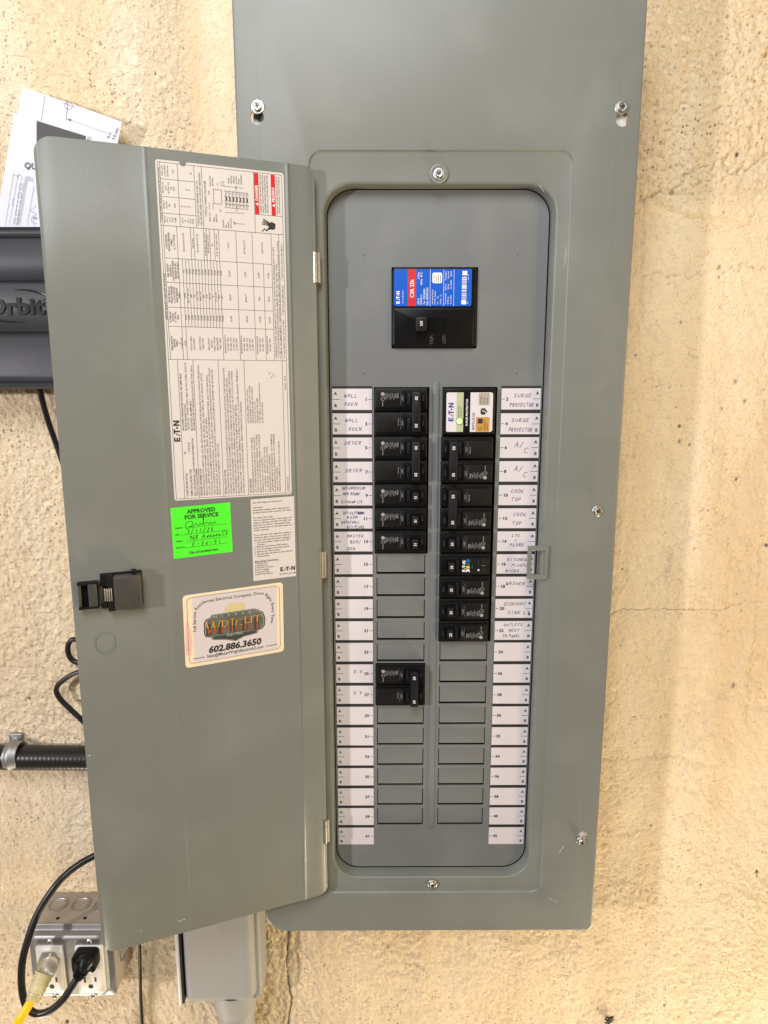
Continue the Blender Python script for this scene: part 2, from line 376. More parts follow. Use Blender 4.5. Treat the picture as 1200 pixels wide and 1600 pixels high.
    # cracks
    def crack(pts, wd, dep, seed, wob=.1):
        r2 = np.random.RandomState(seed); P = [np.array(atxz(a, b, WY)) for a, b in pts]; Q = []
        for a, b in zip(P[:-1], P[1:]):
            n = max(2, int(np.linalg.norm(b-a)/.12))
            for k in range(n): Q.append(a+(b-a)*k/n+r2.normal(0, wob*.3, 2))
        Q.append(P[-1])
        for a, b in zip(Q[:-1], Q[1:]):
            ww = wd*r2.uniform(.5, 1.4)
            lo = np.minimum(a, b)-.25; hi = np.maximum(a, b)+.25
            i0, i1 = np.searchsorted(xs, [lo[0], hi[0]]); j0, j1 = np.searchsorted(zs, [lo[1], hi[1]])
            if i1 <= i0 or j1 <= j0: continue
            x = X[j0:j1, i0:i1]; z = Z[j0:j1, i0:i1]; d = b-a; t = np.clip(((x-a[0])*d[0]+(z-a[1])*d[1])/(d@d+1e-9), 0, 1)
            q = np.hypot(x-a[0]-t*d[0], z-a[1]-t*d[1]); g = np.exp(-(q/ww)**2)
            CR[j0:j1, i0:i1] = np.maximum(CR[j0:j1, i0:i1], g*dep)
    CR = np.zeros_like(X)
    crack([(450, 1455), (448, 1500), (450, 1535), (455, 1568), (450, 1600), (452, 1640)], .05, 1., 1)
    crack([(440, 1600), (444, 1589)], .03, .8, 11)
    crack([(956, 960), (968, 953), (1050, 953), (1100, 953), (1130, 953), (1160, 943)], .035, .75, 2)
    crack([(1000, 428), (1040, 432), (1078, 430), (1120, 423), (1195, 421)], .035, .65, 3, .3)
    crack([(1000, 318), (1012, 308), (1045, 297), (1082, 268), (1112, 262), (1126, 248), (1133, 275), (1150, 275), (1200, 240)], .06, .60, 4, .25)
    crack([(940, 1184), (975, 1186), (1018, 1182), (1075, 1184)], .025, .45, 6, .3)
    crack([(1165, 1130), (1172, 1060), (1180, 980), (1186, 900), (1194, 840)], .05, .5, 7, .2)
    for k in range(95):
        a, b = r.uniform(1000, 1198), r.uniform(290, 960); L_ = r.uniform(6, 24); an = r.uniform(-.6, 1.2)
        crack([(a, b), (a+L_*math.cos(an), b+L_*math.sin(an)), (a+L_*1.5*math.cos(an+.6), b+L_*1.5*math.sin(an+.6))], .028, r.choice([.2, .36, .52]), 50+k, .35)
    H -= CR*.12; pit = np.maximum(pit, CR)
    inner = (X > -27.5)*(X < 23.5)*(Z > -38.5)*(Z < 21); H *= inner; pit *= inner
    n = X.size; co = np.empty((n, 3)); co[:, 0] = X.ravel(); co[:, 1] = (WY-H).ravel(); co[:, 2] = Z.ravel()
    me = bpy.data.meshes.new('wall'); me.vertices.add(n); me.vertices.foreach_set('co', (co*S).ravel())
    a = (np.arange(nz-1)[:, None]*nx+np.arange(nx-1)[None, :]).ravel()
    q = np.stack([a, a+1, a+nx+1, a+nx], 1); nf = len(q)
    me.loops.add(nf*4); me.loops.foreach_set('vertex_index', q.ravel().astype(np.int32))
    me.polygons.add(nf); me.polygons.foreach_set('loop_start', (np.arange(nf)*4).astype(np.int32))
    me.update(calc_edges=True)
    me.shade_smooth()
    at_ = me.attributes.new('pit', 'FLOAT', 'POINT'); at_.data.foreach_set('value', np.clip(pit, 0, 1).ravel().astype(np.float32))
    at2 = me.attributes.new('smooth_zone', 'FLOAT', 'POINT'); at2.data.foreach_set('value', smooth.ravel().astype(np.float32))
    m = bpy.data.materials.new('cream_stucco'); m.use_nodes = True; N = m.node_tree.nodes; L = m.node_tree.links; b = N['Principled BSDF']
    b.inputs['Roughness'].default_value = .62; b.inputs['Specular IOR Level'].default_value = .3
    tc = N.new('ShaderNodeTexCoord')
    def noise(s_, d=5): k = N.new('ShaderNodeTexNoise'); k.inputs['Scale'].default_value = s_; k.inputs['Detail'].default_value = d; L.new(tc.outputs['Object'], k.inputs['Vector']); return k.outputs[0]
    def mix(f, c1, c2):
        k = N.new('ShaderNodeMix'); k.data_type = 'RGBA'
        for i, c in ((0, f), (6, c1), (7, c2)):
            if isinstance(c, (tuple, float)): k.inputs[i].default_value = c if isinstance(c, float) else (*c, 1)
            else: L.new(c, k.inputs[i])
        return k.outputs[2]
    def ramp(f, a0, a1, v0=0., v1=1.):
        k = N.new('ShaderNodeMapRange'); k.inputs[1].default_value = a0; k.inputs[2].default_value = a1; k.inputs[3].default_value = v0; k.inputs[4].default_value = v1; L.new(f, k.inputs[0]); return k.outputs[0]
    base = mix(ramp(noise(3.5), .35, .65), (.80, .645, .425), (.85, .71, .50))
    mpv = N.new('ShaderNodeMapping'); mpv.inputs['Scale'].default_value = (9, 1, 1.3); L.new(tc.outputs['Object'], mpv.inputs[0])
    nv_ = N.new('ShaderNodeTexNoise'); nv_.inputs['Scale'].default_value = 1.6; nv_.inputs['Detail'].default_value = 6; L.new(mpv.outputs[0], nv_.inputs['Vector'])
    szc = N.new('ShaderNodeAttribute'); szc.attribute_name = 'smooth_zone'; st_ = N.new('ShaderNodeMath'); st_.operation = 'MULTIPLY'; L.new(ramp(nv_.outputs[0], .50, .66, 0, .8), st_.inputs[0]); L.new(ramp(szc.outputs['Fac'], 0, 1, .25, 1), st_.inputs[1])
    base = mix(st_.outputs[0], base, (.72, .53, .31)); base = mix(ramp(nv_.outputs[0], .46, .32, 0, .6), base, (.90, .79, .61))
    base = mix(ramp(noise(60, 8), .45, .8, 0, .3), base, (.62, .47, .30))
    base = mix(ramp(noise(430, 2), .55, .70, 0, .45), base, (.52, .37, .23))
    def specks(sc_, r0, r1, seedoff):
        vo = N.new('ShaderNodeTexVoronoi'); vo.inputs['Scale'].default_value = sc_; vo.inputs['Randomness'].default_value = 1
        mp = N.new('ShaderNodeMapping'); mp.inputs['Location'].default_value = (seedoff, 0, seedoff*1.7); mp.inputs['Scale'].default_value = (1, .001, 1)
        L.new(tc.outputs['Object'], mp.inputs[0]); ds = N.new('ShaderNodeVectorMath'); ds.operation = 'ADD'
        nn = N.new('ShaderNodeTexNoise'); nn.inputs['Scale'].default_value = 260; L.new(mp.outputs[0], nn.inputs['Vector'])
        sc2 = N.new('ShaderNodeVectorMath'); sc2.operation = 'SCALE'; sc2.inputs['Scale'].default_value = .004; L.new(nn.outputs['Color'], sc2.inputs[0])
        L.new(mp.outputs[0], ds.inputs[0]); L.new(sc2.outputs[0], ds.inputs[1]); L.new(ds.outputs[0], vo.inputs['Vector'])
        sep = N.new('ShaderNodeSeparateColor'); L.new(vo.outputs['Color'], sep.inputs[0])
        rad_ = ramp(sep.outputs[0], .25, 1., r0, r1)     # only some cells hold a hole, of uneven size
        sub = N.new('ShaderNodeMath'); sub.operation = 'SUBTRACT'; L.new(rad_, sub.inputs[0]); L.new(vo.outputs['Distance'], sub.inputs[1])
        return ramp(sub.outputs[0], 0., .045)
    hole = specks(230, .0, .36, 0.); hole2 = specks(120, -.30, .18, 3.)
    mxx = N.new('ShaderNodeMath'); mxx.operation = 'MAXIMUM'; L.new(hole, mxx.inputs[0]); L.new(hole2, mxx.inputs[1])
    sz = N.new('ShaderNodeAttribute'); sz.attribute_name = 'smooth_zone'
    clus = N.new('ShaderNodeMath'); clus.operation = 'MULTIPLY'; L.new(mxx.outputs[0], clus.inputs[0]); L.new(ramp(noise(16, 4), .38, .62, .1, 1.), clus.inputs[1])
    szm = N.new('ShaderNodeMath'); szm.operation = 'MULTIPLY'; L.new(clus.outputs[0], szm.inputs[0]); L.new(ramp(sz.outputs['Fac'], .2, 1., 1., .12), szm.inputs[1])
    HOLE = szm.outputs[0]
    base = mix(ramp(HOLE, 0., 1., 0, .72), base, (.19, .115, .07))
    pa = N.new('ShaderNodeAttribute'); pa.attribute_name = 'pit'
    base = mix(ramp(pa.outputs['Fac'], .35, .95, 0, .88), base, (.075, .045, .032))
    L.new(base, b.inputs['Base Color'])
    bp = N.new('ShaderNodeBump'); bp.inputs['Strength'].default_value = .75; bp.inputs['Distance'].default_value = .0018
    nz_ = N.new('ShaderNodeTexNoise'); nz_.inputs['Scale'].default_value = 165; nz_.inputs['Detail'].default_value = 7; nz_.inputs['Roughness'].default_value = .68; nz_.inputs['Distortion'].default_value = .6; L.new(tc.outputs['Object'], nz_.inputs['Vector'])
    gm = N.new('ShaderNodeMath'); gm.operation = 'MULTIPLY'; L.new(ramp(nz_.outputs[0], .36, .58, 0., 1.), gm.inputs[0]); L.new(ramp(sz.outputs['Fac'], .1, 1., 1., .12), gm.inputs[1])
    b0 = N.new('ShaderNodeBump'); b0.inputs['Strength'].default_value = .5; b0.inputs['Distance'].default_value = .0028; L.new(gm.outputs[0], b0.inputs['Height']); L.new(b0.outputs[0], bp.inputs['Normal'])
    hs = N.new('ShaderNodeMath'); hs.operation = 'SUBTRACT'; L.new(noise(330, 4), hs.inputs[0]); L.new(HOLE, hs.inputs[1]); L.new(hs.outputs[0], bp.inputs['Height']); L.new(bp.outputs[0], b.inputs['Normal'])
    me.materials.append(m)
    o = bpy.data.objects.new('wall', me); COL.objects.link(o)
    tag(o, 'rough cream stucco wall with fine cracks and pits behind the grey panel', kind='structure')
wall()

# ------------------------------------------------------------------ electrical panel
panel = empty('electrical_panel', (0, WY, -24.35), 'tall grey metal breaker panel with its door open and handwritten circuit labels', 'electrical panel')
XL, XR, ZB, ZT = -7.71, 7.50, -24.48, 16.0
def screw(x, z, y, parent, r=.25, name='screw', org=None, ang=.4, style='hex'):
    mb = MB()
    mb.lathe((x, y, z), [(r*1.02, 0), (r*1.0, r*.16), (r*.92, r*.22)], STEEL, 24, cap=False)
    if style == 'hex':
        mb.lathe((x, y, z), [(r*.92, r*.22), (r*.66, r*.24)], STEEL, 24, cap=False)
        mb.lathe((x, y, z), [(r*.66, r*.2), (r*.64, r*.62), (r*.54, r*.72), (r*.38, r*.70), (r*.3, r*.55)], STEEL, 6 if False else 24, cap=True)
    else:
        mb.lathe((x, y, z), [(r*.92, r*.22), (r*.8, r*.42), (r*.55, r*.58), (r*.25, r*.64)], STEEL, 24)
    c, s_ = math.cos(ang), math.sin(ang)
    for (dx, dz) in ((c, s_), (-s_, c)):   # cross recess: raised rims around dark slots
        sh = Sheet(mb, (x, y-r*(.745 if style == 'hex' else .655), z), (1, 0, 0), (0, 0, 1))
        a = r*.34; wd = r*.09
        sh.line([(-dx*a, -dz*a), (dx*a, dz*a)], wd*1.6, SLOT, 1)
    return mb.build(name, parent)
# cover (real keyhole openings cut through it)
def cover():
    mb = MB(); R4 = (1.0, .28, .28, .28); ls = []
    def lp(ins, y, r=None):
        rr = r or tuple(max(q-ins, .05) for q in R4)
        return [(x, y, z) for x, z in rrect(XL+ins, XR-ins, ZB+ins, ZT-ins, rr, 8)]
    ls += [lp(.05, -.28), lp(0, -.30), lp(0, -.60), lp(.015, -.64), lp(.05, -.658), lp(.09, -.662)]
    ls += [lp(.80, -.664, .2), lp(.90, -.672, .2)]
    def sq(xl, xr, zb, zt, r, y): return [(x, y, z) for x, z in rrect(xl, xr, zb, zt, r, 8)]
    ls += [sq(-5.06, 5.09, -22.50, 9.35, .58, -.674), sq(-5.03, 5.06, -22.47, 9.32, .55, -.668), sq(-4.99, 5.02, -22.43, 9.28, .5, -.610), sq(-4.95, 4.98, -22.40, 9.24, .47, -.598)]
    ls += [sq(-4.58, 4.58, -21.83, 8.26, 1.15, -.596), sq(-4.53, 4.53, -21.77, 8.20, 1.12, -.588), sq(-4.49, 4.49, -21.72, 8.16, 1.10, -.562), sq(-4.475, 4.47, -21.70, 8.14, 1.09, -.52)]
    ls += [sq(-4.42, 4.40, -21.64, 8.11, 1.06, -.01), sq(-4.42, 4.40, -21.64, 8.11, 1.06, .25)]
    mb.loft(ls, GREY, False, False)
    me = mb.mesh('cover', ORG[panel], 40)
    o = link('cover', me, panel, ORG[panel])
    cut = MB()
    for (px, py, kx, ky) in ((402, 184, 402, 168), (972, 187, 972, 170), (909, 1305, 909, 1315)):
        x, z = atxz(px, py, -.62); x2, z2 = atxz(kx, ky, -.62); r = .26; pts = []
        h = z2-z; sgn = 1 if h > 0 else -1; nw = .13
        a0 = math.asin(nw/r); aa = [math.pi/2+a0+(2*math.pi-2*a0)*k/20 for k in range(21)]
        pts = [(x+r*math.cos(a), z+sgn*r*math.sin(a)) for a in aa]
        bb = [(x+nw*math.cos(math.pi*k/6), z+h+sgn*nw*math.sin(math.pi*k/6)) for k in range(7)]
        pts = pts+bb
        if sgn < 0: pts = pts[::-1]
        cut.loft([[(p, -.4, q) for p, q in pts], [(p, -.9, q) for p, q in pts]], GREY, True, True)
    cu = link('cutter', cut.mesh('cutter', (0, 0, 0)), None)
    so = o.modifiers.new('s', 'SOLIDIFY'); so.thickness = .0018; so.offset = -1
    bo = o.modifiers.new('b', 'BOOLEAN'); bo.object = cu; bo.operation = 'DIFFERENCE'; bo.solver = 'EXACT'
    dg = bpy.context.evaluated_depsgraph_get(); dg.update()
    me2 = bpy.data.meshes.new_from_object(o.evaluated_get(dg)); o.modifiers.clear(); o.data = me2
    me2.shade_smooth(); me2.set_sharp_from_angle(angle=math.radians(40))
    bpy.data.objects.remove(cu)
    return o
cover()
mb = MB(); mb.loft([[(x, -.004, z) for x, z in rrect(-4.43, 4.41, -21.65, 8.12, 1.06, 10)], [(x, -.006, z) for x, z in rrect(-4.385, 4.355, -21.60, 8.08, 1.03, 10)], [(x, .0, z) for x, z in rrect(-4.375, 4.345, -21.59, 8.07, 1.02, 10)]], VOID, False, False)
mb.build('gasket_and_gap_shade', panel, label='thin black ring painted as the shade of the gap round the recessed plate')  # flat black ring paints in the shade of the gap round the deadfront
# enclosure behind the cover and its bare metal flange
mb = MB(); mb.block(-7.1, 7.0, -23.7, 15.6, WY, .62, GREYD, .1, .05); mb.box(-7.1, -5.9, -.34, .62, -23.7, 15.6, GALV)
mb.box(5.8, 7.0, -.52, .62, -23.7, 15.6, FLANGE)
mb.box(-5.9, 5.8, -.2, .62, 14.6, 15.6, GALV); mb.box(-5.9, 5.8, -.2, .62, -23.7, -22.7, GALV)
mb.build('enclosure_box', panel)
for px, py, r_, an in ((402, 166, .25, .5), (972, 167, .25, .2), (686, 271, .22, .9), (934.5, 799, .22, 1.1), (909, 1316, .22, .3), (676, 1383, .21, .7)):
    x, z = atxz(px, py, -.75); screw(x, z, -.66 if px in (402, 972, 934.5, 909) else -.665, panel, r_, ang=an)
# pressed dimple around the upper middle screw
x0, z0 = atxz(686, 271, -.68); mb = MB()
mb.lathe((x0, -.655, z0), [(.36, 0), (.33, .012), (.29, .014), (.25, .005)], GREY, 32); mb.build('dimple', panel)

# deadfront with cut openings
LX = (-2.58, -.30); RX = (.24, 2.50)
def row(z): return -z
KO_L = [k for k in range(7, 12)]+[k for k in range(14, 20)]       # rows (0 = circuits 1, 2)
KO_R = [k for k in range(11, 20)]
MBX = (-1.86, 1.60, 2.04, 5.20)
holes = [(LX[0], LX[1], -6.54, .50), (LX[0]+.06, LX[1]-.06, -13.50, -11.50), (RX[0], RX[1], -10.52, .50), (MBX[0], MBX[1], MBX[2], MBX[3])]
KH = []
for k in KO_L: KH.append((-2.50, -.40, -k-.44, -k+.40))
for k in KO_R: KH.append((.27, 2.37, -k-.44, -k+.40))
holes += KH
mb = MB(); xs = sorted({-5.0, 5.0, *[h[0] for h in holes], *[h[1] for h in holes]}); zs = sorted({-22.2, 8.7, *[h[2] for h in holes], *[h[3] for h in holes]})
bm = bmesh.new(); vd = {}
def V(x, z):
    if (x, z) not in vd: vd[(x, z)] = bm.verts.new((x*S, 0, z*S))
    return vd[(x, z)]
for i in range(len(xs)-1):
    for j in range(len(zs)-1):
        cx, cz = (xs[i]+xs[i+1])/2, (zs[j]+zs[j+1])/2
        if any(h[0] < cx < h[1] and h[2] < cz < h[3] for h in holes): continue
        bm.faces.new([V(xs[i], zs[j]), V(xs[i+1], zs[j]), V(xs[i+1], zs[j+1]), V(xs[i], zs[j+1])])
for f in bm.faces: f.normal_update()
r = bmesh.ops.extrude_face_region(bm, geom=bm.faces[:])
for v in [g for g in r['geom'] if isinstance(g, bmesh.types.BMVert)]: v.co.y -= .0 ; 
for v in bm.verts: pass
nv = {g for g in r['geom'] if isinstance(g, bmesh.types.BMVert)}
for v in bm.verts:
    if v not in nv: v.co.y += .06*S
bmesh.ops.recalc_face_normals(bm, faces=bm.faces[:])
me = bpy.data.meshes.new('deadfront'); bm.to_mesh(me); bm.free(); me.materials.append(GREYD)
dead = link('deadfront', me, panel, (0, 0, 0))
mb = MB(); mb.block(-.16, .11, -19.6, .72, .0, -.05, GREYD, .05, .04)
mb.build('divider_rib', dead)
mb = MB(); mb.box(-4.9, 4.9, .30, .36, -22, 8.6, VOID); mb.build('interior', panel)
# knockout plates: one mesh for the lot, held by their upper edge
mb = MB(); mb.block(-1.015, 1.015, -.35, .42, .045, -.004, GREYD, .015, .012)
ko = mb.mesh('knockout_plate')
for i, h in enumerate(KH):
    link('knockout_plate', ko, dead, ((h[0]+h[1])/2+.0, .012+.008*random.random(), (h[2]+h[3])/2+.02))
for px, py in ((568, 398), (807, 398), (567, 582), (806, 582)):
    x, z = atxz(px, py, 0); mb = MB(); mb.lathe((x, 0, z), [(.07, 0), (.05, .02), (.02, .028)], GREYD, 12); mb.build('rivet_bump', dead)
# dust lying on the lower ledge of the opening
# ---------------- circuit directory
def strip(x0, x1, name):
    mb = MB(); mb.box(x0, x1, -.012, -.001, -19.56, .54, INK); return mb.build(name, panel, label='black bordered card strip under the white circuit labels')
strip(-4.31, -2.655, 'directory_strip'); strip(2.66, 4.30, 'directory_strip')
NOTES = {1: [('WALL', .30, .60), ('OVEN', .30, .20)], 3: [('WALL', .32, .60), ('OVEN', .40, .18)], 5: [('DRYER', .30, .66)], 7: [('DRYER', .32, .50)],
 9: [('GAR/ENTRY/LVR', .22, .80), ('MUD ROOM/', .24, .52), ('KIT+DINE LTS', .20, .12)], 11: [('OFFICE/FRNT', .24, .72), ('ROOM', .34, .50), ('BATH/HALL', .20, .26), ('D/S PLUGS', .34, .02)],
 13: [('MASTER', .34, .72), ('BED/', .42, .42), ('DEN', .34, .08)], 25: [('E.V.', .48, .55)], 27: [('E.V', .48, .55)],
 2: [('SURGE', .44, .58), ('PROTECTOR', .34, .14)], 4: [('SURGE', .40, .60), ('PROTECTOR', .33, .14)], 6: [('A/', .50, .52), ('C', .74, .26)], 8: [('A/', .50, .52), ('C', .74, .24)],
 10: [('COOK', .44, .62), ('TOP', .46, .22)], 12: [('COOK', .52, .62), ('TOP', .50, .18)], 14: [('LTS', .50, .72), ('+', .58, .50), ('PLUGS', .46, .26)],
 16: [('KITCHEN', .40, .66), ('PLUGS/', .52, .38), ('MICRO', .36, .08)], 18: [('WASHER', .38, .58)], 20: [('DISH/DSP/', .36, .66), ('SINK LT', .46, .20)],
 22: [('OUTLETS', .36, .74), ('NEXT', .50, .44), ('TO PANEL', .34, .14)]}
def cell(n):
    left = n % 2 == 1; k = (n-1)//2; x0, x1 = (-4.30, -2.665) if left else (2.67, 4.29); zc = -k
    if n == 42: x0 -= 0
    mb = MB(); rj = random.Random(n); tj = rj.uniform(-.006, .006); zc += rj.uniform(-.008, .008); sh = Sheet(mb, (x0, -.018, zc-.43), (1, 0, tj), (-tj, 0, 1)); W = x1-x0; h0 = .86
    mb.box(x0, x1, -.017, -.012, zc-.43, zc+.43, CARD)
    sh.rect(.002, .002, W-.002, h0-.002, CARD, 0)
    out = .07 if left else W-.07; sg = 1 if left else -1
    oa = 'l' if left else 'r'
    sh.text('A', out, .60, .125, INK, oa, 1, sx=1.05); sh.text('B', out+sg*.01, .115, .125, INK, oa, 1, sx=1.05)
    ox = 0 if left else W
    sh.line([(ox+sg*.02, .43), (ox+sg*.30, .43)], .018, INK)
    ix = W if left else 0
    sh.line([(ix-sg*.02, .43), (ix-sg*.15, .43)], .018, INK)
    sh.text(str(n), ix-sg*.19, .37, .125, INK, 'r' if left else 'l', 1.2, sx=1.1)
    for t, fx, fy in NOTES.get(n, []):
        hh = .125 if len(NOTES[n]) < 3 else .105
        if n in (6, 8): hh = .19
        if n in (2, 4): hh = .13
        x = fx*W if left else (fx-.12)*W
        if n in (9, 11): hh = .10
        sxx = 1.05 if len(t) < 8 else (.80 if len(t) < 10 else .68)
        gp = .32 if len(t) < 9 else .22
        sh.hand(t, x, fy*h0, hh*1.1, PEN, .0175, sxx*.93, .18, gp)
    if n == 11:
        for q in range(9): sh.line([(1.02+q*.03, .63+.02*(q % 2)), (1.05+q*.03, .72-.02*(q % 3))], .03, PEN)
    txt = ' '.join(a for a, _, _ in NOTES.get(n, []))
    o = mb.build('circuit_label', panel)
    o['label'] = 'white circuit label numbered %d' % n+((' with handwritten '+txt.lower()) if txt else ', left blank')
for n in range(1, 43): cell(n)

# ---------------- circuit breakers, built upright (x across, z towards the ON end) and turned a quarter
def face_print(sh, cx, full=True):
    """printing on one pole; y runs from the outer end (0) to the ON end (2.1)"""
    sh.rect(cx-.24, 1.02, cx+.24, 1.045, DINK, 1)
    sh.text('OFF', cx-.02, 1.065, .075, WINK, 'c', 0, 1.1); sh.frame(cx-.20, 1.045, cx+.15, 1.155, .010, DINK, 1)
    sh.text('On/I', cx-.02, 1.93, .075, DINK, 'c', .5, 1.1)
    if full:
        L_ = ['TYPE BR', '120/240V~', 'HACR TYPE', '40C WIRE', 'CU/AL 60/75C', '10 kAIC', 'SWD 50/60Hz', 'LISTED E8741']
        y = .94
        for i, t in enumerate(L_):
            h = .062 if i == 0 else .045; sh.text(t, cx-.23+.02*(i % 3), y-h, h, WINK, 'l', .8 if i < 2 else .3, .62, l=2); y -= h+.026
        sh.disc(cx-.19, .30, .075, WINK, 2, 12); sh.ring(cx-.0, .30, .08, .02, WINK, 2); sh.text('UL', cx, .27, .05, WINK, 'c', 1, .8)
        sh.line([(cx+.12, .30), (cx+.30, .30)], .02, WINK, 2)
    else: sh.text('Tripped to trip', cx-.2, .93, .04, WINK, 'l', .8, .8)
BC = {}
def breaker_mesh(poles, style):
    key = (poles, style)
    if key in BC: return BC[key]
    mb = MB(); cxs = [0.] if poles == 1 else [-.5, .5]
    for i, cx in enumerate(cxs):
        mb.block(cx-.475, cx+.475, -.04, 2.14, .75, -.10, BLACKM, .03, .02)
        mb.block(cx-.43, cx+.39, .0, 2.11, -.08, -.24, BLACK, .04, .03)
        # raised label area with its stepped rim
        mb.block(cx-.385, cx+.31, .03, 1.20, -.23, -.265, BLACKM, .03, .012)
        mb.block(cx-.12+.4, cx+.16+.2, .46, .78, -.23, -.262, BLACK, .02, .012)
        mb.block(cx-.385, cx+.36, 1.86, 2.09, -.23, -.262, BLACK, .03, .012)
        # indicator window beside the handle
        mb.box(cx-.25, cx+.25, -.246, -.24, 1.24, 1.33, VOID)
        mb.block(cx-.23, cx+.23, 1.31, 1.45, -.24, -.275, HANDLE, .02, .015)
        if style == 'arc': 
            sh = Sheet(mb, (0, -.267, 0), (1, 0, 0), (0, 0, 1))
            sh2 = Sheet(mb, (cx+.24, -.268, .96), (-1, 0, 0), (0, 0, 1)); sh2 = sh
            maker(sh, -.27, 1.04, .135, WHITE, 2)
            for q, c in enumerate((WHITE, YEL2, TEAL, BLU2)):
                a = -.30+q*.145
                sh.poly([(a, .86), (a+.10, .86), (a+.165, .935), (a+.10, 1.01), (a, 1.01), (a+.065, .935)], c, 2)
            sh.text('20A', -.05, .72, .06, TEAL, 'c', .5); sh.ring(-.20, .48, .05, .02, WINK); sh.disc(-.2, .48, .035, WHITE, 2)
            sh.text('TYPE CAFCI', .1, .46, .045, DINK, 'c', .5, .7); sh.line([(0, .2), (0, .36)], .01, WINK); sh.text('ARC', -.2, .24, .05, DINK, 'c'); sh.text('GND', .2, .24, .05, DINK, 'c')
        else:
            face_print(Sheet(mb, (0, -.2665, 0), (1, 0, 0), (0, 0, 1)), cx-.03, i == 0)
    BC[key] = mb.mesh('circuit_breaker'); return BC[key]
def handle_mesh(poles, amp):
    key = ('h', poles, amp)
    if key in BC: return BC[key]
    mb = MB()
    if poles == 1:
        mb.box(-.25, .25, -.262, -.24, 1.46, 1.86, VOID)
        ls = [[(x, y, z+dz) for x, z in rrect(-.2+i_, .2-i_, 1.52+i_, 1.80-i_, .04, 3)] for y, dz, i_ in ((-.24, -.02, 0), (-.50, 0, .0), (-.55, .0, .02), (-.56, .0, .04))]
        mb.loft(ls, HANDLE); sh = Sheet(mb, (0, -.562, 0), (1, 0, 0), (0, 0, 1)); sh.text(amp, 0, 1.60, .11, WHITE, 'c', .5, .95)
    else:
        for cx in (-.5, .5): mb.box(cx-.25, cx+.25, -.262, -.24, 1.46, 1.86, VOID); mb.block(cx-.2, cx+.2, 1.52, 1.80, -.24, -.5, HANDLE, .03, .02)
        mb.block(-.80, .80, 1.49, 1.83, -.46, -.64, HANDLE, .05, .035); mb.block(-.40, .40, 1.54, 1.78, -.62, -.655, HANDLE, .03, .015)
        sh = Sheet(mb, (0, -.645, 0), (1, 0, 0), (0, 0, 1))
        for cx in (-.56, .54): sh.text(amp, cx, 1.60, .115, WHITE, 'c', .5, .95)
    BC[key] = mb.mesh('handle'); return BC[key]
def breaker(rows, left, amp, style='std', note=''):
    poles = len(rows); zc = -sum(rows)/poles; org = (-2.52, 0, zc) if left else (2.34, 0, zc); ry = math.pi/2 if left else -math.pi/2
    o = link('circuit_breaker', breaker_mesh(poles, style), panel, org, ry, note)
    h = bpy.data.objects.new('handle', handle_mesh(poles, amp)); COL.objects.link(h); h.parent = o
    return o
breaker((0, 1), True, '30', note='double 30 amp breaker beside the wall oven labels')
breaker((2, 3), True, '30', note='double 30 amp breaker beside the dryer labels')
for k in (4, 5, 6): breaker((k,), True, '15', note='single 15 amp breaker beside label %d' % (2*k+1))
breaker((12, 13), True, '60', note='double 60 amp breaker alone lower down beside the E.V. labels')
breaker((2, 3), False, '50', note='double 50 amp breaker beside the A/C labels')
breaker((4, 5), False, '50', note='double 50 amp breaker beside the cook top labels')
for k in (6, 8, 9, 10): breaker((k,), False, '20', note='single 20 amp breaker beside label %d' % (2*k+2))
breaker((7,), False, '20', 'arc', note='20 amp breaker with coloured arrow print beside the kitchen plugs label')
# surge protector in the first two right hand rows
mb = MB(); mb.block(.26, 2.42, -1.46, .46, .6, -.10, BLACKM, .04, .02); mb.block(.28, 2.36, -1.44, .42, -.08, -.30, BLACK, .07, .04)
sh = Sheet(mb, (.36, -.302, -1.34), (0, 0, 1), (-1, 0, 0))     # reads upwards; y runs to the left, so start from the right side
# local: x up 0..1.64, y: 0 = left edge -> negative y to the right
Y = lambda v: -v
sh.poly([(.02, Y(.0+.06)), (.06, Y(.02)), (1.58, Y(.02)), (1.62, Y(.06)), (1.62, Y(.72)), (.02, Y(.72))][::-1], CARD, 1)
sh.poly([(.02, Y(.44)), (1.62, Y(.44)), (1.62, Y(.72)), (.02, Y(.72))][::-1], LIMEG, 2)
sh.poly([(.02, Y(1.0)), (1.62, Y(1.0)), (1.62, Y(1.86)), (1.56, Y(1.92)), (.08, Y(1.92)), (.02, Y(1.86))][::-1], CARD, 1)
maker(sh, .45, Y(.32), .21, NAVY, 2)
sh.text('PROTECTED', .64, Y(.56), .055, DGREEN, 'l', .3, .95); sh.text('WHEN LIT', .66, Y(.66), .055, DGREEN, 'l', .3, .95)
sh.text('SURGE PROTECTOR', .26, Y(.90), .075, WHITE, 'l', .8, fit=1.1)
sh.text('BRPSURGE', .10, Y(1.19), .10, NAVY, 'l', .1, fit=.70)
sh.rr(1.10, Y(1.78), 1.60, Y(1.34), .05, TAUPE, 2)
for i, t in enumerate(('TYPE 2 SPD', 'AC Power', 'Protection')): sh.text(t, 1.14, Y(1.47+.12*i), .06, DGREEN, 'l', .3, .75)
sh.rr(.03, Y(1.80), .62, Y(1.24), .02, BRASSP, 2); sh.rect(.36, Y(1.52), .56, Y(1.32), INK, 3); sh.ring(.16, Y(1.42), .07, .018, INK, 3)
for i in range(3): sh.line([(.08, Y(1.58+.07*i)), (.52-.07*i, Y(1.58+.07*i))], .016, DGREEN, 3)
sh.poly([(.72, Y(1.46)), (.80, Y(1.42)), (.90, Y(1.42)), (.98, Y(1.46)), (.98, Y(1.60)), (.85, Y(1.70)), (.72, Y(1.60))][::-1], INK, 2)
sh.line([(.90, Y(1.48)), (.84, Y(1.56)), (.88, Y(1.56)), (.80, Y(1.64))], .02, WHITE, 4)
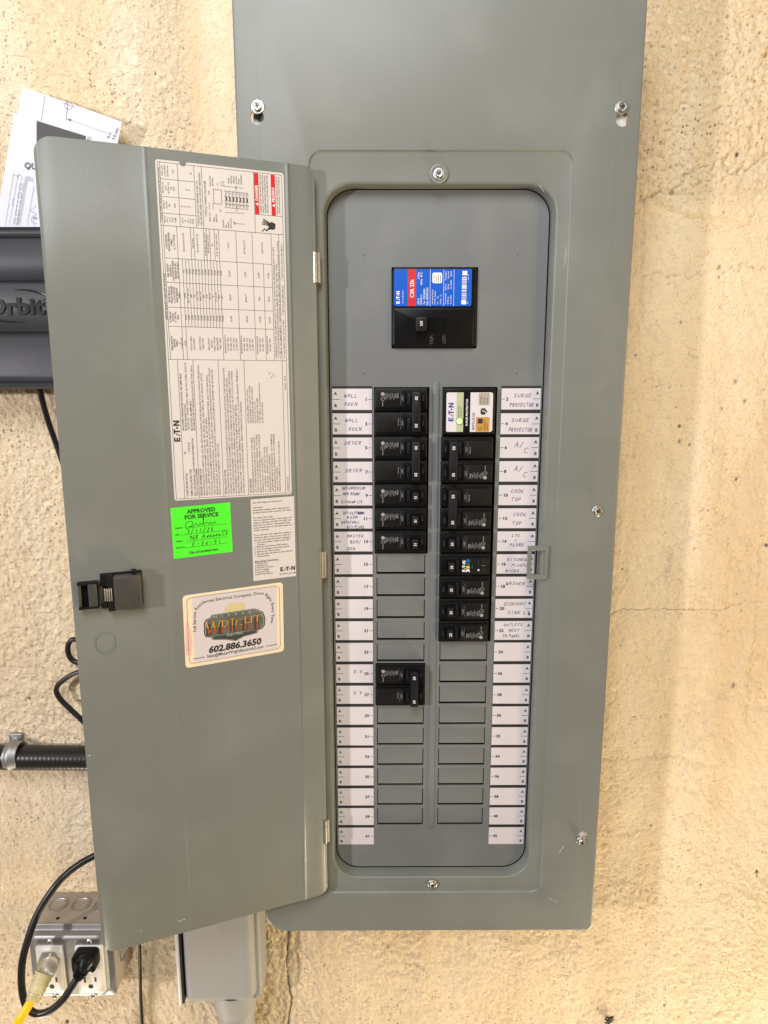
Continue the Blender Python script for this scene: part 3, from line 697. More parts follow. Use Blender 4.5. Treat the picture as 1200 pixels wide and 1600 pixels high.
sp = mb.build('surge_protector', panel, label='two-row black surge protector with white face labels and a lit green lamp')
x0, z0 = .36+.57, -1.34+.46
mb = MB(); mb.lathe((x0, -.305, z0), [(.15, 0), (.15, .02), (.125, .02)], DGREEN, 24, cap=False); mb.lathe((x0, -.305, z0), [(.125, .015), (.11, .05), (.06, .07)], LED, 24); mb.build('indicator_lamp', sp)

# main breaker
mb = MB(); a0, a1, b0, b1 = -1.83, 1.57, 2.07, 5.17
mb.block(a0, a1, b0, b1, .9, -.10, BLACKM, .14, .04); mb.block(a0+.03, a1-.10, 3.66, b1-.04, -.08, -.16, BLACK, .10, .03); mb.block(a0+.03, a1-.12, b0+.04, 3.62, -.08, -.22, BLACK, .12, .06)
mb.box(-.92, .33, -.224, -.15, 2.63, 3.25, VOID)
sh = Sheet(mb, (a0, -.1625, b0), (1, 0, 0), (0, 0, 1))
# blue label: crop coordinates -> inches
def cx(v): return (v-75)/1010*3.44
def cz(v): return (1095-v)/960*3.12
sh.poly([(cx(95), cz(185)), (cx(110), cz(165)), (cx(1003), cz(165)), (cx(1003), cz(585)), (cx(990), cz(600)), (cx(110), cz(600)), (cx(95), cz(585))][::-1], BLUE, 1)
sh.rect(cx(258), cz(600), cx(352), cz(165), RED, 2)
ver = Sheet(mb, (a0, -.1625, b0), (0, 0, 1), (-1, 0, 0))
def vt(t, px, py, h, m, bold=.5, fit=None): ver.text(t, cz(py), -cx(px), h, m, 'l', bold, .9, l=4, fit=fit)
maker(ver, cz(570), -cx(162), .135, WHITE, 3)
vt('Circuit Breaker', 205, 570, .055, WHITE, 0, .52); vt('CSR 25k', 328, 500, .15, WHITE, .5, .70)
vt('200 A', 392, 580, .075, WHITE, .5); vt('2 Pole', 392, 280, .075, WHITE, .5)
vt('120/240 V~', 424, 590, .07, WHITE, .4); vt('60Hz  40 C', 424, 350, .07, WHITE, .4, .5)
vt('Cat  CSR2200N', 460, 580, .07, WHITE, .5); vt('Style 1B92P67G01', 495, 590, .07, WHITE, .5)
for p in (518, 675, 795): ver.line([(cz(598), -cx(p)), (cz(168), -cx(p))], .012, WHITE, 3)
vt('Interrupting Capacity', 552, 580, .05, WHITE, .2); vt('RMS Sym. Amperes', 582, 580, .05, WHITE, .2); vt('Volt       kA', 615, 580, .05, WHITE, .2); vt('120/240 ~  25', 650, 580, .05, WHITE, .2)
vt('Terminal   Wire    Torque', 705, 580, .05, WHITE, .2, 1.28); vt('Wire       Size     Lb-In', 735, 580, .05, WHITE, .2, 1.28); vt('Cu/Al      2-300   250', 768, 580, .05, WHITE, .2, 1.28)
sh.rr(cx(543), cz(328), cx(655), cz(205), .06, WHITE, 2)
for q in range(4): ver.line([(cz(318), -cx(562+q*25)), (cz(225+13*(q % 2)), -cx(562+q*25))], .022, INK, 3)
sh.rect(cx(885), cz(578), cx(942), cz(528), WHITE, 2); sh.rect(cx(893), cz(235), cx(948), cz(185), WHITE, 2)
yy = 520
rr_ = random.Random(4)
while yy > 245:
    t = rr_.choice((3, 5, 8)); sh.rect(cx(888), cz(yy), cx(944), cz(yy-t), WHITE if rr_.random() < .8 else SILV, 2); yy -= t+rr_.choice((3, 4, 7))
vt('0101', 966, 575, .04, WHITE, 0); vt('EA25  8N', 966, 290, .04, WHITE, 0)
msh = Sheet(mb, (a0, -.2225, b0), (0, 0, 1), (-1, 0, 0))
msh.text('TRIP-', cz(1065), -cx(560), .14, DINK, 'l', .1, .9, l=1); msh.text('OFF-', cz(1050), -cx(710), .14, DINK, 'l', .1, .9, l=1)
mbk = mb.build('main_breaker', panel, label='large black main breaker with blue and red printed label')
mb = MB(); mb.block(-.90, -.46, 2.68, 3.22, -.15, -.62, HANDLE, .05, .05)
Sheet(mb, (-.62, -.6225, 2.84), (0, 0, 1), (-1, 0, 0)).text('200', .03, .02, .10, WHITE, 'l', .3, .9)
mb.build('handle', mbk)

# latch strike on the right edge of the opening
mb = MB(); ax, az = atxz(825, 853, -.7); bx, bz = atxz(851, 905, -.7)
ls = []
for y, i_ in ((-.64, 0), (-.70, 0), (-.72, .02)):
    ls.append([(x, y, z) for x, z in rrect(ax+i_, bx+.12-i_, bz+i_, az-i_, .04, 3)])
ins = [[(x, y, z) for x, z in rrect(ax+.17+i_, bx-.02-i_, bz+.2+i_, az-.2-i_, .02, 3)] for y, i_ in ((-.72, -.01), (-.70, 0), (-.60, 0))]
mb.loft(ls+ins, GREY, False, False); mb.build('latch_strike', panel)
for hx_, hy_ in ((493.5, 418), (503, 883), (508.5, 1300)):
    x, z = atxz(hx_, hy_, -.98); mb = MB(); L_ = .56
    mb.tube([(x-.02, -.96, z-L_), (x-.02, -.96, z+L_)], .105, CHROME, 14)
    mb.tube([(x+.10, -.84, z-L_), (x+.10, -.84, z+L_)], .075, CHROME, 12)
    mb.block(x-.18, x-.06, z-.28, z+.28, -.9, -.98, SLOT, .02, .01)
    mb.build('hinge', panel)

# ---------------- door
TH = .363086; HX, HY, DW, DT, DB = -4.7515, -1.0, 9.517, 8.648, -22.22
DU = np.array([-math.cos(TH), -math.sin(TH), 0]); DN = np.array([math.sin(TH), -math.cos(TH), 0])
def dpt(u, z, h=0.): return tuple(np.array([HX, HY, 0])+DU*u+np.array([0, 0, z])+DN*h)
def door():
    us = [0, .02, .06, .12, .2, .3, .42, .6, .96, 1.00, 1.03, 1.06, 1.09, 1.12, 1.16, 2, 3, 4, 5, 5.95, 6.0, 6.03, 6.06, 6.09, 6.12, 6.17, 7, 8, 8.8]
    us += [DW-.6+.6*math.sin(math.pi/2*k/9) for k in range(10)]
    us = sorted(set(us))
    def cut(u):
        c = 0
        if u > DW-.6: c = .6-math.sqrt(max(0, .36-(u-DW+.6)**2))
        if u < .42: c = .42-math.sqrt(max(0, .42**2-(.42-u)**2))
        return c
    def hgt(u):
        h = .045*math.exp(-((u-1.06)/.045)**2)+.022*math.exp(-((u-6.06)/.05)**2)
        if u < 1.06: h -= (1.06-u)*.02
        if u > 6.06: h -= (u-6.06)*.006
        return h
    F = []; B = []; FI = []
    n = len(us); zz = [0, .04, .1]+[.25+.5*k/1 for k in range(0)]+[]
    mb = MB(); fr = []; NV = 9
    for u in us:
        c = cut(u); t, b = DT-c, DB+c; h = hgt(u); colp = []
        lev = [t-.0, t-.03]+[t-.03+(b+.03-t+.03)*k/6 for k in range(1, 6)]+[b+.03, b]
        for i, z in enumerate(lev):
            e = .02 if i in (0, len(lev)-1) else 0
            if u in (us[0], us[-1]): e = .02
            colp.append(dpt(u, z, h-e))
        fr.append(colp)
    vs = [p for c in fr for p in c]; nb = len(vs)
    vs += [tuple(np.array(p)-DN*.09) for p in vs]
    fs = []
    for i in range(n-1):
        for j in range(NV-1):
            a = i*NV+j; fs.append((a, a+NV, a+NV+1, a+1)); fs.append((a+nb, a+1+nb, a+NV+1+nb, a+NV+nb))
        a = i*NV; fs.append((a, a+nb, a+NV+nb, a+NV)); a = i*NV+NV-1; fs.append((a, a+NV, a+NV+nb, a+nb))
    for j in range(NV-1):
        fs.append((j, j+1, j+1+nb, j+nb)); a = (n-1)*NV+j; fs.append((a, a+nb, a+1+nb, a+1))
    mb.add(vs, fs, GREY)
    me = mb.mesh('door', ORG[panel], 45)
    bm = bmesh.new(); bm.from_mesh(me); bmesh.ops.remove_doubles(bm, verts=bm.verts[:], dist=1e-6); bmesh.ops.recalc_face_normals(bm, faces=bm.faces[:]); bm.to_mesh(me); bm.free()
    me.set_sharp_from_angle(angle=math.radians(45))
    return link('door', me, panel, ORG[panel])
dr = door()
def dsheet(mb, o_uz, x_uz, y_uz, h=.012):
    """sheet on the door given origin, unit-x and unit-y directions in (u, z)"""
    o = np.array(dpt(o_uz[0], o_uz[1], h)); f = lambda d: DU*d[0]+np.array([0, 0, d[1]])
    return Sheet(mb, o, f(x_uz), f(y_uz))
def dlabel_base(mb, pts, m, h0=.0, h1=.010):
    a = [dpt(u, z, h0) for u, z in pts]; b = [dpt(u, z, h1) for u, z in pts]; mb.loft([a, b], m, False, True)

# main paper label: x = upwards 0..11.98, y = 0 (right) .. 4.55 (left)
mb = MB(); W_, H_ = 12.0, 4.52
sh = dsheet(mb, (1.2, -3.72), (0, 1), (1, 0), .006)
sh.poly(rrect(0, W_, 0, H_, .09, 4), PAPER, 0); mb.loft([[tuple(sh.P(x, y, -1)) for x, y in rrect(0, W_, 0, H_, .09, 4)], [tuple(sh.P(x, y, 0)) for x, y in rrect(0, W_, 0, H_, .09, 4)]], PAPER, False, False)
lw = .016
sh.frame(.06, .08, W_-.08, H_-.07, lw, GINK, 1)
def hl(y, x0, x1): sh.line([(x0, y), (x1, y)], lw, GINK, 1)
def vl(x, y0, y1): sh.line([(x, y0), (x, y1)], lw, GINK, 1)
tx = lambda t, x, y, h=.065, b=.2, al='l', fit=None, sx=.9, m=GINK: sh.text(t, x, y, h, m, al, b, sx, l=2, fit=fit)
# lower (general) section x .06..5.22
vl(5.22, .08, H_-.07); hl(4.14, .06, 5.22); hl(3.59, .06, 5.22); hl(2.68, .06, 5.22); hl(1.72, .06, 5.22); hl(.25, .06, 9.84)
maker(sh, 2.22, 4.19, .22, INK, 2)
B1 = .6
tx('LOADCENTER STYLE:', .14, 4.00, .07, B1); tx('BR', 1.75, 4.02); tx('NEMA ENCLOSURE TYPE:', .14, 3.84, .07, B1); tx('1 - INDOOR', 1.72, 3.86)
tx('SEE CASE SIDEWALL FOR FURTHER INFORMATION', .14, 3.72, .06, B1, fit=2.2); tx('SUCH AS CATALOG NUMBER', .14, 3.63, .06, B1)
tx('ENCLOSED PANELBOARD RATING: 200 AMPS MAX', 2.62, 4.03, .065, B1, fit=2.1); tx('SEE MAIN BREAKER RATING', 2.62, 3.93, .06)
tx('120/240 VAC 1 PHASE 3 WIRE, 208Y/120 VAC 3 WIRE, 50/60 HZ.', 2.62, 3.84, .06, fit=2.5); tx('BUS RATING: 200 AMPS MAX', 2.62, 3.72, .065, B1); tx('MAXIMUM SUM OF BREAKER RATINGS PER STAB: 200 A.', 2.62, 3.63, .06, fit=2.4)
def para(y, head, lines, gap=.098, x=.14, wd=4.95):
    tx(head, x, y, .07, B1); y -= gap*1.02
    for t, f in lines: tx(t, x, y, .058, .15, fit=wd*f); y -= gap
para(3.48, 'BREAKER INFORMATION', [
 ('MAIN BREAKERS (EATON FAMILY) CSR, CSH, BW, BWH OR BACKFED TYPE BR (REQUIRES HOLD-DOWN KIT PER BELOW).', .99),
 ('BRANCH BREAKERS (EATON FAMILY) ETN01, BR, BRH, BRHH, BRD, BRN, BRSN, BRCAF, BRHCAF, GFTCB,', .93),
 ('GFTCBH, GFEP, BRAFGF, BRHAFGF, BRX, BRWH, BJ, BJH OR BRSN.', .6),
 ('ADDITIONAL OR REPLACEMENT BREAKERS SHALL BE OF THE SAME MANUFACTURER AND TYPE AND SHALL', .92),
 ('HAVE AN INTERRUPTING RATING EQUAL TO OR GREATER THAN THE INTERRUPTING RATING OF ANY CIRCUIT', .97),
 ('BREAKER INSTALLED. AUTOMATIC TRIP IS INDICATED BY A HANDLE POSITION MIDWAY BETWEEN THE ON AND OFF.', .96), ('MOVE HANDLE TO EXTREME OFF, THEN TO ON.', .4)])
para(2.56, 'INSTALLATION NOTES', [
 ('THIS PANELBOARD MUST BE INSTALLED IN ACCORDANCE WITH ALL APPLICABLE LOCAL AND NATIONAL CODES AND REGULATIONS.', .97),
 ('SUITABLE FOR USE AS SERVICE EQUIPMENT. INSTALL APPROPRIATE SERVICE BARRIER KIT BELOW.', .9),
 ('WHEN USED AS SERVICE EQUIPMENT, ANY UNUSED NEUTRAL TERMINALS MAY BE USED FOR EQUIPMENT GROUNDING.', .95),
 ('FOR EQUIPMENT GROUNDING, WIRE TERMINALS ARE SUITABLE FOR (1) #14-4 OR UP TO (3) #14-10 WIRES.', .95),
 ('MULTIPLE WIRES IN THE SAME HOLE MUST BE THE SAME SIZE AND MATERIAL.', .7),
 ('TERMINALS OTHER THAN BREAKER TERMINALS SUITABLE FOR 60/75 C, AL-CU WIRE. BREAKER TERMINALS', .96), ('SUITABLE FOR AL-CU WIRE WHEN SO MARKED. REFER TO MARKINGS ON BREAKERS.', .72)])
para(1.60, 'ACCESSORIES', [
 ('BACKFED MAIN BREAKER HOLD DOWN KIT, TYPE # BRHD', .44), ('CSR TYPE MAIN BREAKER FILLER PLATE, TYPE # CSRFP', .44), ('FILLER PLATE TO CLOSE BRANCH OPENINGS, TYPE # BRFP', .46),
 ('MAIN LUG KIT FOR CONVERTIBLE PANELS, CAT # BRPL200', .46), ('SUBFEED LUG KIT, CAT # BRPSF225', .28), ('# 2 - 1/0 NEUTRAL - GROUND LUG, CAT # NL20', .36), ('# 2 - 300 NEUTRAL - GROUND LUGS, CAT # NL300', .36),
 ('BONDING SCREW KIT, CAT # BONDKIT', .30), ('CSR MAIN MECHANICAL INTERLOCK KIT, CAT # BRPMIKCSR', .46), ('BR MAIN MECHANICAL INTERLOCK KIT, CAT # BRPMIKBR', .46), ('LABEL KITS, TYPE # BRPDIR', .2), ('RENOVATION TERMINAL BLOCK KIT, CAT # RNSTB', .40)], .096)
y = 1.70
for t in ('LATCH REPLACEMENT, TYPE # LATCHP', 'SERVICE BARRIER KIT (CSR), KIT # T1CSR200', 'SERVICE BARRIER KIT (BR), KIT # T1BCS107', 'KEYLOCK KIT, CAT # TSL', 'GROUND BARS, TYPE # GBKP', 'IF TYPE # GBK (for Spanish Installation Instructions', 'see URL www.instructions)'): y -= .092; tx(t, 2.85, y, .055, .15)
tx('ASSEMBLED IN USA', .14, .13, .05); tx('P05309001   REV 09', 4.1, .13, .05)
for q in ((4.55, .72, 4.68, .62), (4.62, .55, 4.75, .62), (4.72, .8, 4.78, .7)): sh.line([(q[0], q[1]), (q[2], q[3])], .012, GINK, 2)
# ratings table, x 5.22..9.84
vl(9.84, .08, H_-.07); hl(4.38, 5.22, 11.92)
tx('SERIES SHORT CIRCUIT RATINGS', 6.62, 4.40, .07, B1, fit=1.6); tx('TORQUE WIRE PRESSURE SCREWS AS FOLLOWS:', 9.95, 4.40, .06, .2, fit=1.8)
for x in (6.39, 7.06, 7.92, 8.75): vl(x, .54, 4.38)
vl(9.84, .1, 4.38)
for y in (3.92, 2.46, 1.84, 1.25, .54): hl(y, 5.22, 9.84)
hl(3.78, 5.22, 8.75); hl(.86, 5.22, 8.75)
for i in range(12): hl(3.78-.11*(i+1), 6.39, 8.75)
for y in (3.45, 3.34, 3.0, 2.9, 2.78, 2.62): hl(y, 8.75, 9.84)
heads = [(5.80, ['MAIN MODULE', 'BREAKER', 'FAMILY', 'or', 'CLASS FUSE']), (6.72, ['SYSTEM AIC', 'RATING', 'AT 240 VAC', 'MAX']), (7.49, ['METER MODULE', 'TENANT BREAKER', 'or LOADCENTER', 'MAIN BREAKER', 'FAMILY']),
         (8.33, ['M.M. TENANT', 'BREAKER or', 'LOADCENTER MAIN', 'BREAKER SHORT', 'CIRCUIT RATING']), (9.30, ['LOADCENTER', 'BRANCH BREAKER', 'FAMILY', '(1, 2 or 3 POLE)'])]
for x, L_ in heads:
    for i, t in enumerate(L_): tx(t, x, 4.27-.088*i, .06, .7, 'c', sx=.85)
AM = ['10,000', '10,000', '22,000', '22,000', '25,000', '42,000', '42,000', '65,000', '65,000', '65,000', '100,000', '100,000', '100,000']
FA = ['NONE', 'BR, CC, BW, CCV', 'BRH', 'GBC', 'CSR, CCVH', 'BWH, CVH', 'BRX', 'CHH', 'CSR, 25k', 'FD', 'EC, ED, EH', 'HFD', 'FDC']
for i in range(13):
    y = 3.80-.11*i-.075; tx(AM[i], 6.72, y, .058, .1, 'c', sx=.8); tx(FA[i], 7.49, y, .058, .1, 'c', sx=.8); tx(AM[(i+3) % 13] if i else 'N/A', 8.33, y, .058, .1, 'c', sx=.8)
for y, a, b_, c in ((2.10, '65,000', 'BRHX', '25,000'), (1.52, '100,000', 'BRHX***', '22,000'), (1.02, '100,000', 'BRH', '22,000'), (.66, '100,000', 'BRHH', '42,000')):
    tx(a, 6.72, y, .06, .1, 'c'); tx(b_, 7.49, y, .06, .1, 'c'); tx(c, 8.33, y, .06, .1, 'c')
for y, t in ((3.68, '* BRCAF BRAFGF GFTCB'), (3.36, '* BRCAF BRD'), (3.2, '* BRCAF BRAFGF GFTCB'), (2.92, 'BR, BD, BRD, BJ, BRX, GFTCB'), (2.82, '* BRCAF BRAFGF GFTCB'), (2.68, 'BR'), (2.52, 'BR, BD, BRD, BJ, BRX, GFTCB'), (2.10, '* GFTCB'), (1.52, 'BR** BRSN GFTCB'), (.86, '* BRCAF GFTCB')):
    tx(t, 9.30, y, .052, .1, 'c', sx=.8)
y = 3.80
for t in ('NONE', '', 'WITHOUT MAIN', 'DISCONNECT', '', 'CABLE TAP BOX', 'FAMILY GBTB', '', 'MAIN SWITCH', 'MODULE', 'FAMILY TYPE BPS', 'MAIN BREAKER', 'FAMILY TMCB'):
    tx(t, 5.80, y, .055, .1, 'c', sx=.85); y -= .105
for y0, n_ in ((2.36, 5), (1.76, 5), (1.16, 3), (.78, 2)):
    for i in range(n_): tx(('MAIN BREAKER MODULE', '3BR, FAMILY TMCB', 'FDB, FAMILY 1MCB', 'LCL FAMILY 3MCB', 'AB, FAMILY 3MCB')[i], 5.80, y0-.105*i, .05, .1, 'c', sx=.8)
tx('* BREAKERS IN THIS COLUMN MAY NOT FIT IN THIS LOADCENTER, SEE BREAKER INFO TO LEFT.', 5.3, .44, .055, .2, fit=4.1)
tx('** ALSO INCLUDES THESE BRANCH BREAKER FAMILIES: BR, ED, BRD, BQ, BQC, ETN01', 5.3, .35, .055, .2, fit=3.5); tx('*** BR (1 TO AMPS MAX.)   *GFTCB/GFCB (50 AMPS MAX UNLESS OTHERWISE NOTED)', 5.3, .27, .05, .2, fit=4.3)
tx('**** 60A MAX ONLY WITH ETN01     ***GFTCB (30 AMPS MAX.)     ***HGFTCB (1 POLE 40A MAX.)', 5.3, .13, .055, .2, fit=4.2)
# wire torque table and wiring diagram, x 9.84..11.92
for x in (10.25, 10.80, 11.38): vl(x, 3.23, 4.38)
for y in (3.79, 3.23, 2.97): hl(y, 9.84, 11.92)
for x, L_ in ((10.05, ['WIRE SIZE', '60/75 C', 'AL-CU', 'AWG/', 'KCMIL']), (10.53, ['NEUTRAL &', 'GROUND', 'BAR', '', 'LB-IN']), (11.09, ['GROUND LUG', '(G1) &', 'NEUTRAL LUG', '(N2)', 'LB-IN']), (11.65, ['PANEL LUGS', '(A & B) & MAIN', 'NEUTRAL (N1)', '', 'LB-IN'])):
    for i, t in enumerate(L_): tx(t, x, 4.29-.092*i, .05, .4 if i == 4 else .1, 'c', sx=.78)
for i, (a, b_, c, d) in enumerate((('#14-10', '20', '-', '-'), ('#8', '25', '-', '-'), ('#6-4', '35', '60', '-'), ('#3-2/0', '35', '60', '-'), ('#4-300', '-', '-', '225'))):
    for x, t in ((10.05, a), (10.53, b_), (11.09, c), (11.65, d)): tx(t, x, 3.68-.09*i, .05, .1, 'c', sx=.8)
tx('TORQUE CIRCUIT BREAKER LUGS TO', 9.92, 3.12, .06, .2, fit=1.5); tx('VALUES SPECIFIED ON CIRCUIT BREAKERS.', 9.92, 3.02, .06, .2, fit=1.8)
tx('TYPICAL WIRING DIAGRAM', 10.25, 2.84, .065, .2, fit=1.2)
for x, y, t in ((10.1, 2.72, 'MAIN LUG'), (10.1, 2.58, 'MAIN'), (10.1, 2.49, 'BREAKER'), (11.3, 2.66, 'INSULATED'), (11.3, 2.57, 'NEUTRAL'), (11.45, 2.0, 'BOND'), (11.45, 1.91, 'NEUTRAL'), (11.45, 1.82, 'TORQUE'), (11.45, 1.73, 'AS PANEL'), (11.45, 1.64, 'WHEN'), (11.45, 1.55, 'NECESSARY'),
                (9.92, 2.25, 'GROUND'), (9.92, 2.16, 'BAR'), (9.92, 2.07, '(WHEN'), (9.92, 1.98, 'INSTALLED)'), (11.0, 2.72, 'LINE'), (10.45, 2.34, 'N2'), (11.35, 2.40, 'N1'), (10.1, 1.86, 'G1')): tx(t, x, y, .052, .1, sx=.85)
sh.line([(10.5, 2.75), (10.75, 2.75)], .012, INK); sh.line([(10.5, 2.62), (10.75, 2.62)], .012, INK)
sh.frame(10.72, 2.30, 11.20, 2.58, .015, GINK); sh.frame(11.35, 2.20, 11.48, 2.30, .012, GINK)
for i in range(7):
    y = 2.16-.125*i; sh.line([(10.62, y), (11.18, y)], .012, GINK); sh.rect(10.86, y-.055, 10.99, y-.015, INK, 2)
    for k in (10.68, 11.06): sh.line([(k, y), (k+.05, y-.07), (k+.1, y-.02)], .010, GINK)
for x in (10.62, 10.75, 10.85, 11.0, 11.18): sh.line([(x, 2.2), (x, 1.34)], .012, GINK)
sh.line([(10.45, 2.2), (10.48, 1.5)], .012, GINK); sh.line([(11.34, 2.2), (11.34, 1.5)], .012, GINK); sh.line([(10.1, 1.84), (10.1, 1.5)], .012, GINK); sh.ring(10.1, 1.86, .03, .012, GINK)
tx('LOAD', 10.52, 1.75, .05); tx('LOAD', 11.22, 1.75, .05)
vl(10.48, .10, 1.12); hl(1.12, 9.84, 11.92)
for y0, t in ((.95, 'DANGER'), (.335, 'PELIGRO')):
    sh.rect(10.49, y0, 11.90, y0+.155, RED, 2); sh.text(t, 10.95, y0+.035, .09, WHITE, 'l', 1, 1.0, l=4)
    sh.poly([(10.78, y0+.03), (10.90, y0+.03), (10.84, y0+.13)], WHITE, 4)
for i, t in enumerate(('HAZARD OF ELECTRIC SHOCK WILL CAUSE', 'DEATH. TURN OFF POWER SUPPLYING', 'EQUIPMENT BEFORE WORKING INSIDE.', 'REPLACE ALL COVERS BEFORE USE.')): tx(t, 10.55, .86-.085*i, .05, .25, fit=1.32)
for i, t in enumerate(('PELIGRO DE DESCARGA ELECTRICA.', 'CORTE LA ENERGIA ANTES DE TRABAJAR.')): tx(t, 10.55, .25-.08*i, .045, .25, fit=1.32)
# shock hand
sh.poly([(10.02, .38), (10.20, .36), (10.26, .50), (10.20, .62), (10.05, .62), (9.98, .5)], INK, 3)
for i in range(4): sh.line([(10.12+.035*i, .6), (10.16+.06*i, .86-.02*i)], .03, INK, 3)
sh.line([(10.04, .5), (9.95, .72)], .035, INK, 3); sh.line([(9.90, .86), (10.0, .78), (9.93, .7), (10.05, .6)], .028, INK, 3)
# torn spot at the upper edge
sh.poly([(11.86, 3.55), (12.0, 3.48), (12.02, 3.62), (11.98, 3.72), (11.88, 3.68)], GREY, 3)
mb.build('instruction_label', dr, label='large white printed label of ratings tables and notes turned sideways')

# green approval sticker
mb = MB(); o_ = (5.87, -5.97); xv = (-2.24, .09); yv = (.02, 2.0)
sh = dsheet(mb, o_, (-.999, .04), (.01, 1), .006); W_, H_ = 2.24, 1.98
sh.rect(0, 0, W_, H_, GREEN, 1); mb.loft([[tuple(sh.P(x, y, 0)) for x, y in rrect(0, W_, 0, H_, .01, 2)], [tuple(sh.P(x, y, 1)) for x, y in rrect(0, W_, 0, H_, .01, 2)]], GREEN, False, False)
sh.text('APPROVED', 1.13, 1.70, .15, INK, 'c', 1.3, fit=1.06); sh.text('FOR SERVICE', 1.13, 1.49, .15, INK, 'c', 1.3, fit=1.28)
for y, t in ((1.16, 'Inspector'), (.90, 'Date'), (.64, 'Address'), (.39, 'Permit No.')): sh.text(t, .12, y, .06, INK, 'l', .9, .85); sh.line([(.50 if t != 'Date' else .32, y-.01), (2.05, y-.01)], .012, INK)
sh.line(spline([(.58, 1.10), (.5, 1.25), (.62, 1.38), (.78, 1.36), (.74, 1.22), (.62, 1.18), (.8, 1.2), (.92, 1.3), (.95, 1.22), (1.02, 1.2), (1.06, 1.29), (1.12, 1.2), (1.2, 1.38), (1.18, 1.56), (1.2, 1.2), (1.3, 1.3), (1.4, 1.2), (1.45, 1.29), (1.52, 1.2), (1.6, 1.28), (1.66, 1.2)], 5), .016, PENB, 3)
sh.hand('5/11/26', .56, .93, .15, PENB, .016, .75, .25, .42); sh.hand('968', .62, .68, .17, PENB, .016, .7, .2, .15)
sh.hand('A', 1.10, .68, .17, PENB, .016, .8, .2, .12); sh.line(spline([(1.27,.70),(1.36,.79),(1.30,.70),(1.38,.72),(1.45,.79),(1.42,.70),(1.50,.72),(1.56,.78),(1.53,.70),(1.62,.74),(1.66,.79),(1.66,.70),(1.78,.78),(1.76,.70),(1.86,.72)], 4), .016, PENB, 3); sh.hand('Cv', 1.86, .70, .19, PENB, .016, .7, .2, .1); sh.hand('E-26-51', .72, .42, .14, PENB, .016, .9, .25, .5)
sh.text('City of Litchfield Park', 1.13, .13, .085, INK, 'c', 1.0, fit=1.1)
mb.build('approval_sticker', dr, label='bright green approved for service sticker filled in by pen')

# red LED instruction sticker
mb = MB(); sh = dsheet(mb, (2.86, -7.16), (-1, .02), (0, 1), .006); W_, H_ = 1.82, 3.32
sh.rect(0, 0, W_, H_, PAPER, 1); mb.loft([[tuple(sh.P(x, y, 0)) for x, y in rrect(0, W_, 0, H_, .01, 2)], [tuple(sh.P(x, y, 1)) for x, y in rrect(0, W_, 0, H_, .01, 2)]], PAPER, False, False)
L_ = [(3.18, 'Red LED Diagnostic Instructions', .7), (2.98, 'CAUTION:', .24), (2.88, 'Immediate tripping when resetting the', .86), (2.78, 'breaker indicates the presence of a fault.', .92), (2.57, 'To obtain Trip Code:', .46), (2.47, 'Turn on tripped breaker. The breaker will', .92),
 (2.37, 'display a blinking red LED. The LED will', .9), (2.27, 'blink the trip code for 30 iterations after', .88), (2.17, 'being turned back on. See table below for', .93), (2.07, "code's meaning.", .36), (1.87, 'If you miss the code when the breaker is', .9),
 (1.77, 'turned on after a trip, you can recall the', .87), (1.67, 'last trip code that the breaker displayed:', .88), (1.57, '1. Turn the breaker handle to the OFF', .85), (1.48, '    position.', .28), (1.39, '2. Depress and hold the TEST button.', .82), (1.29, '3. Turn the breaker to the ON position.', .86), (1.19, '4. Release the TEST button.', .62),
 (1.09, '5. The red LED will blink the trip code for', .92), (1.0, '    30 iterations.', .36), (.80, 'Blink Pattern-Description', .56), (.71, '1-Series Arc', .3), (.62, '2-Parallel Arc', .32), (.53, '3-Thermal Overload', .44), (.44, '4-Overvoltage', .33), (.35, '5-Ground Fault', .34), (.26, '6-Self Test Failure', .42)]
for y, t, f in L_: sh.text(t, .08, y-.03, .052, INK, 'l', .35, 1, l=3, fit=f*(W_-.14))
sh.line([(.08, .755), (1.06, .755)], .01, INK); maker(sh, 1.10, .27, .17, INK); sh.text('30-47376  Rev 002', 1.06, .13, .05, INK, 'l', .4, fit=.68)
mb.build('fault_code_sticker', dr, label='narrow white sticker of small black LED instructions')

# electrician's sticker: crop coordinates (1200 x 867 crop of 180 x 130 px at 270, 920)
def door_uz(px, py):
    d = RM.T @ np.array([(px-600)/FPX, (py-800)/FPX, 1.]); t = ((np.array([HX, HY, 0])-CAM)@DN)/(d@DN); P = CAM+t*d
    return float((P-np.array([HX, HY, 0]))@DU), float(P[2])
mb = MB(); o_ = (5.66, -10.44); sh = dsheet(mb, o_, (-.9993, .035), (-.01, 1), .006); W_, H_ = 3.96, 2.98
def ws(cx_, cy_):
    u, z = door_uz(270+cx_/6.6667, 920+cy_/6.6667); d = np.array([u-o_[0], z-o_[1]]); A = np.array([[-.9993, -.01], [.035, 1]]); s_ = np.linalg.solve(A, d); return float(s_[0]), float(s_[1])
sh.rr(0, 0, W_, H_, .15, CREAM, 1); mb.loft([[tuple(sh.P(x, y, 0)) for x, y in rrect(0, W_, 0, H_, .15, 5)], [tuple(sh.P(x, y, 1)) for x, y in rrect(0, W_, 0, H_, .15, 5)]], CREAM, False, False)
sh.rect(.36, .16, W_-.28, H_-.10, LAV, 2)
pk = [(.03, .55), (.20, .50), (.30, .9), (.27, 1.5), (.2, 1.75), (.12, 1.92), (.06, 1.7)]; sh.poly(pk, PINK, 2)
sh.frame(.15, .15, W_-.15, H_-.13, .014, GINK, 3, .18)
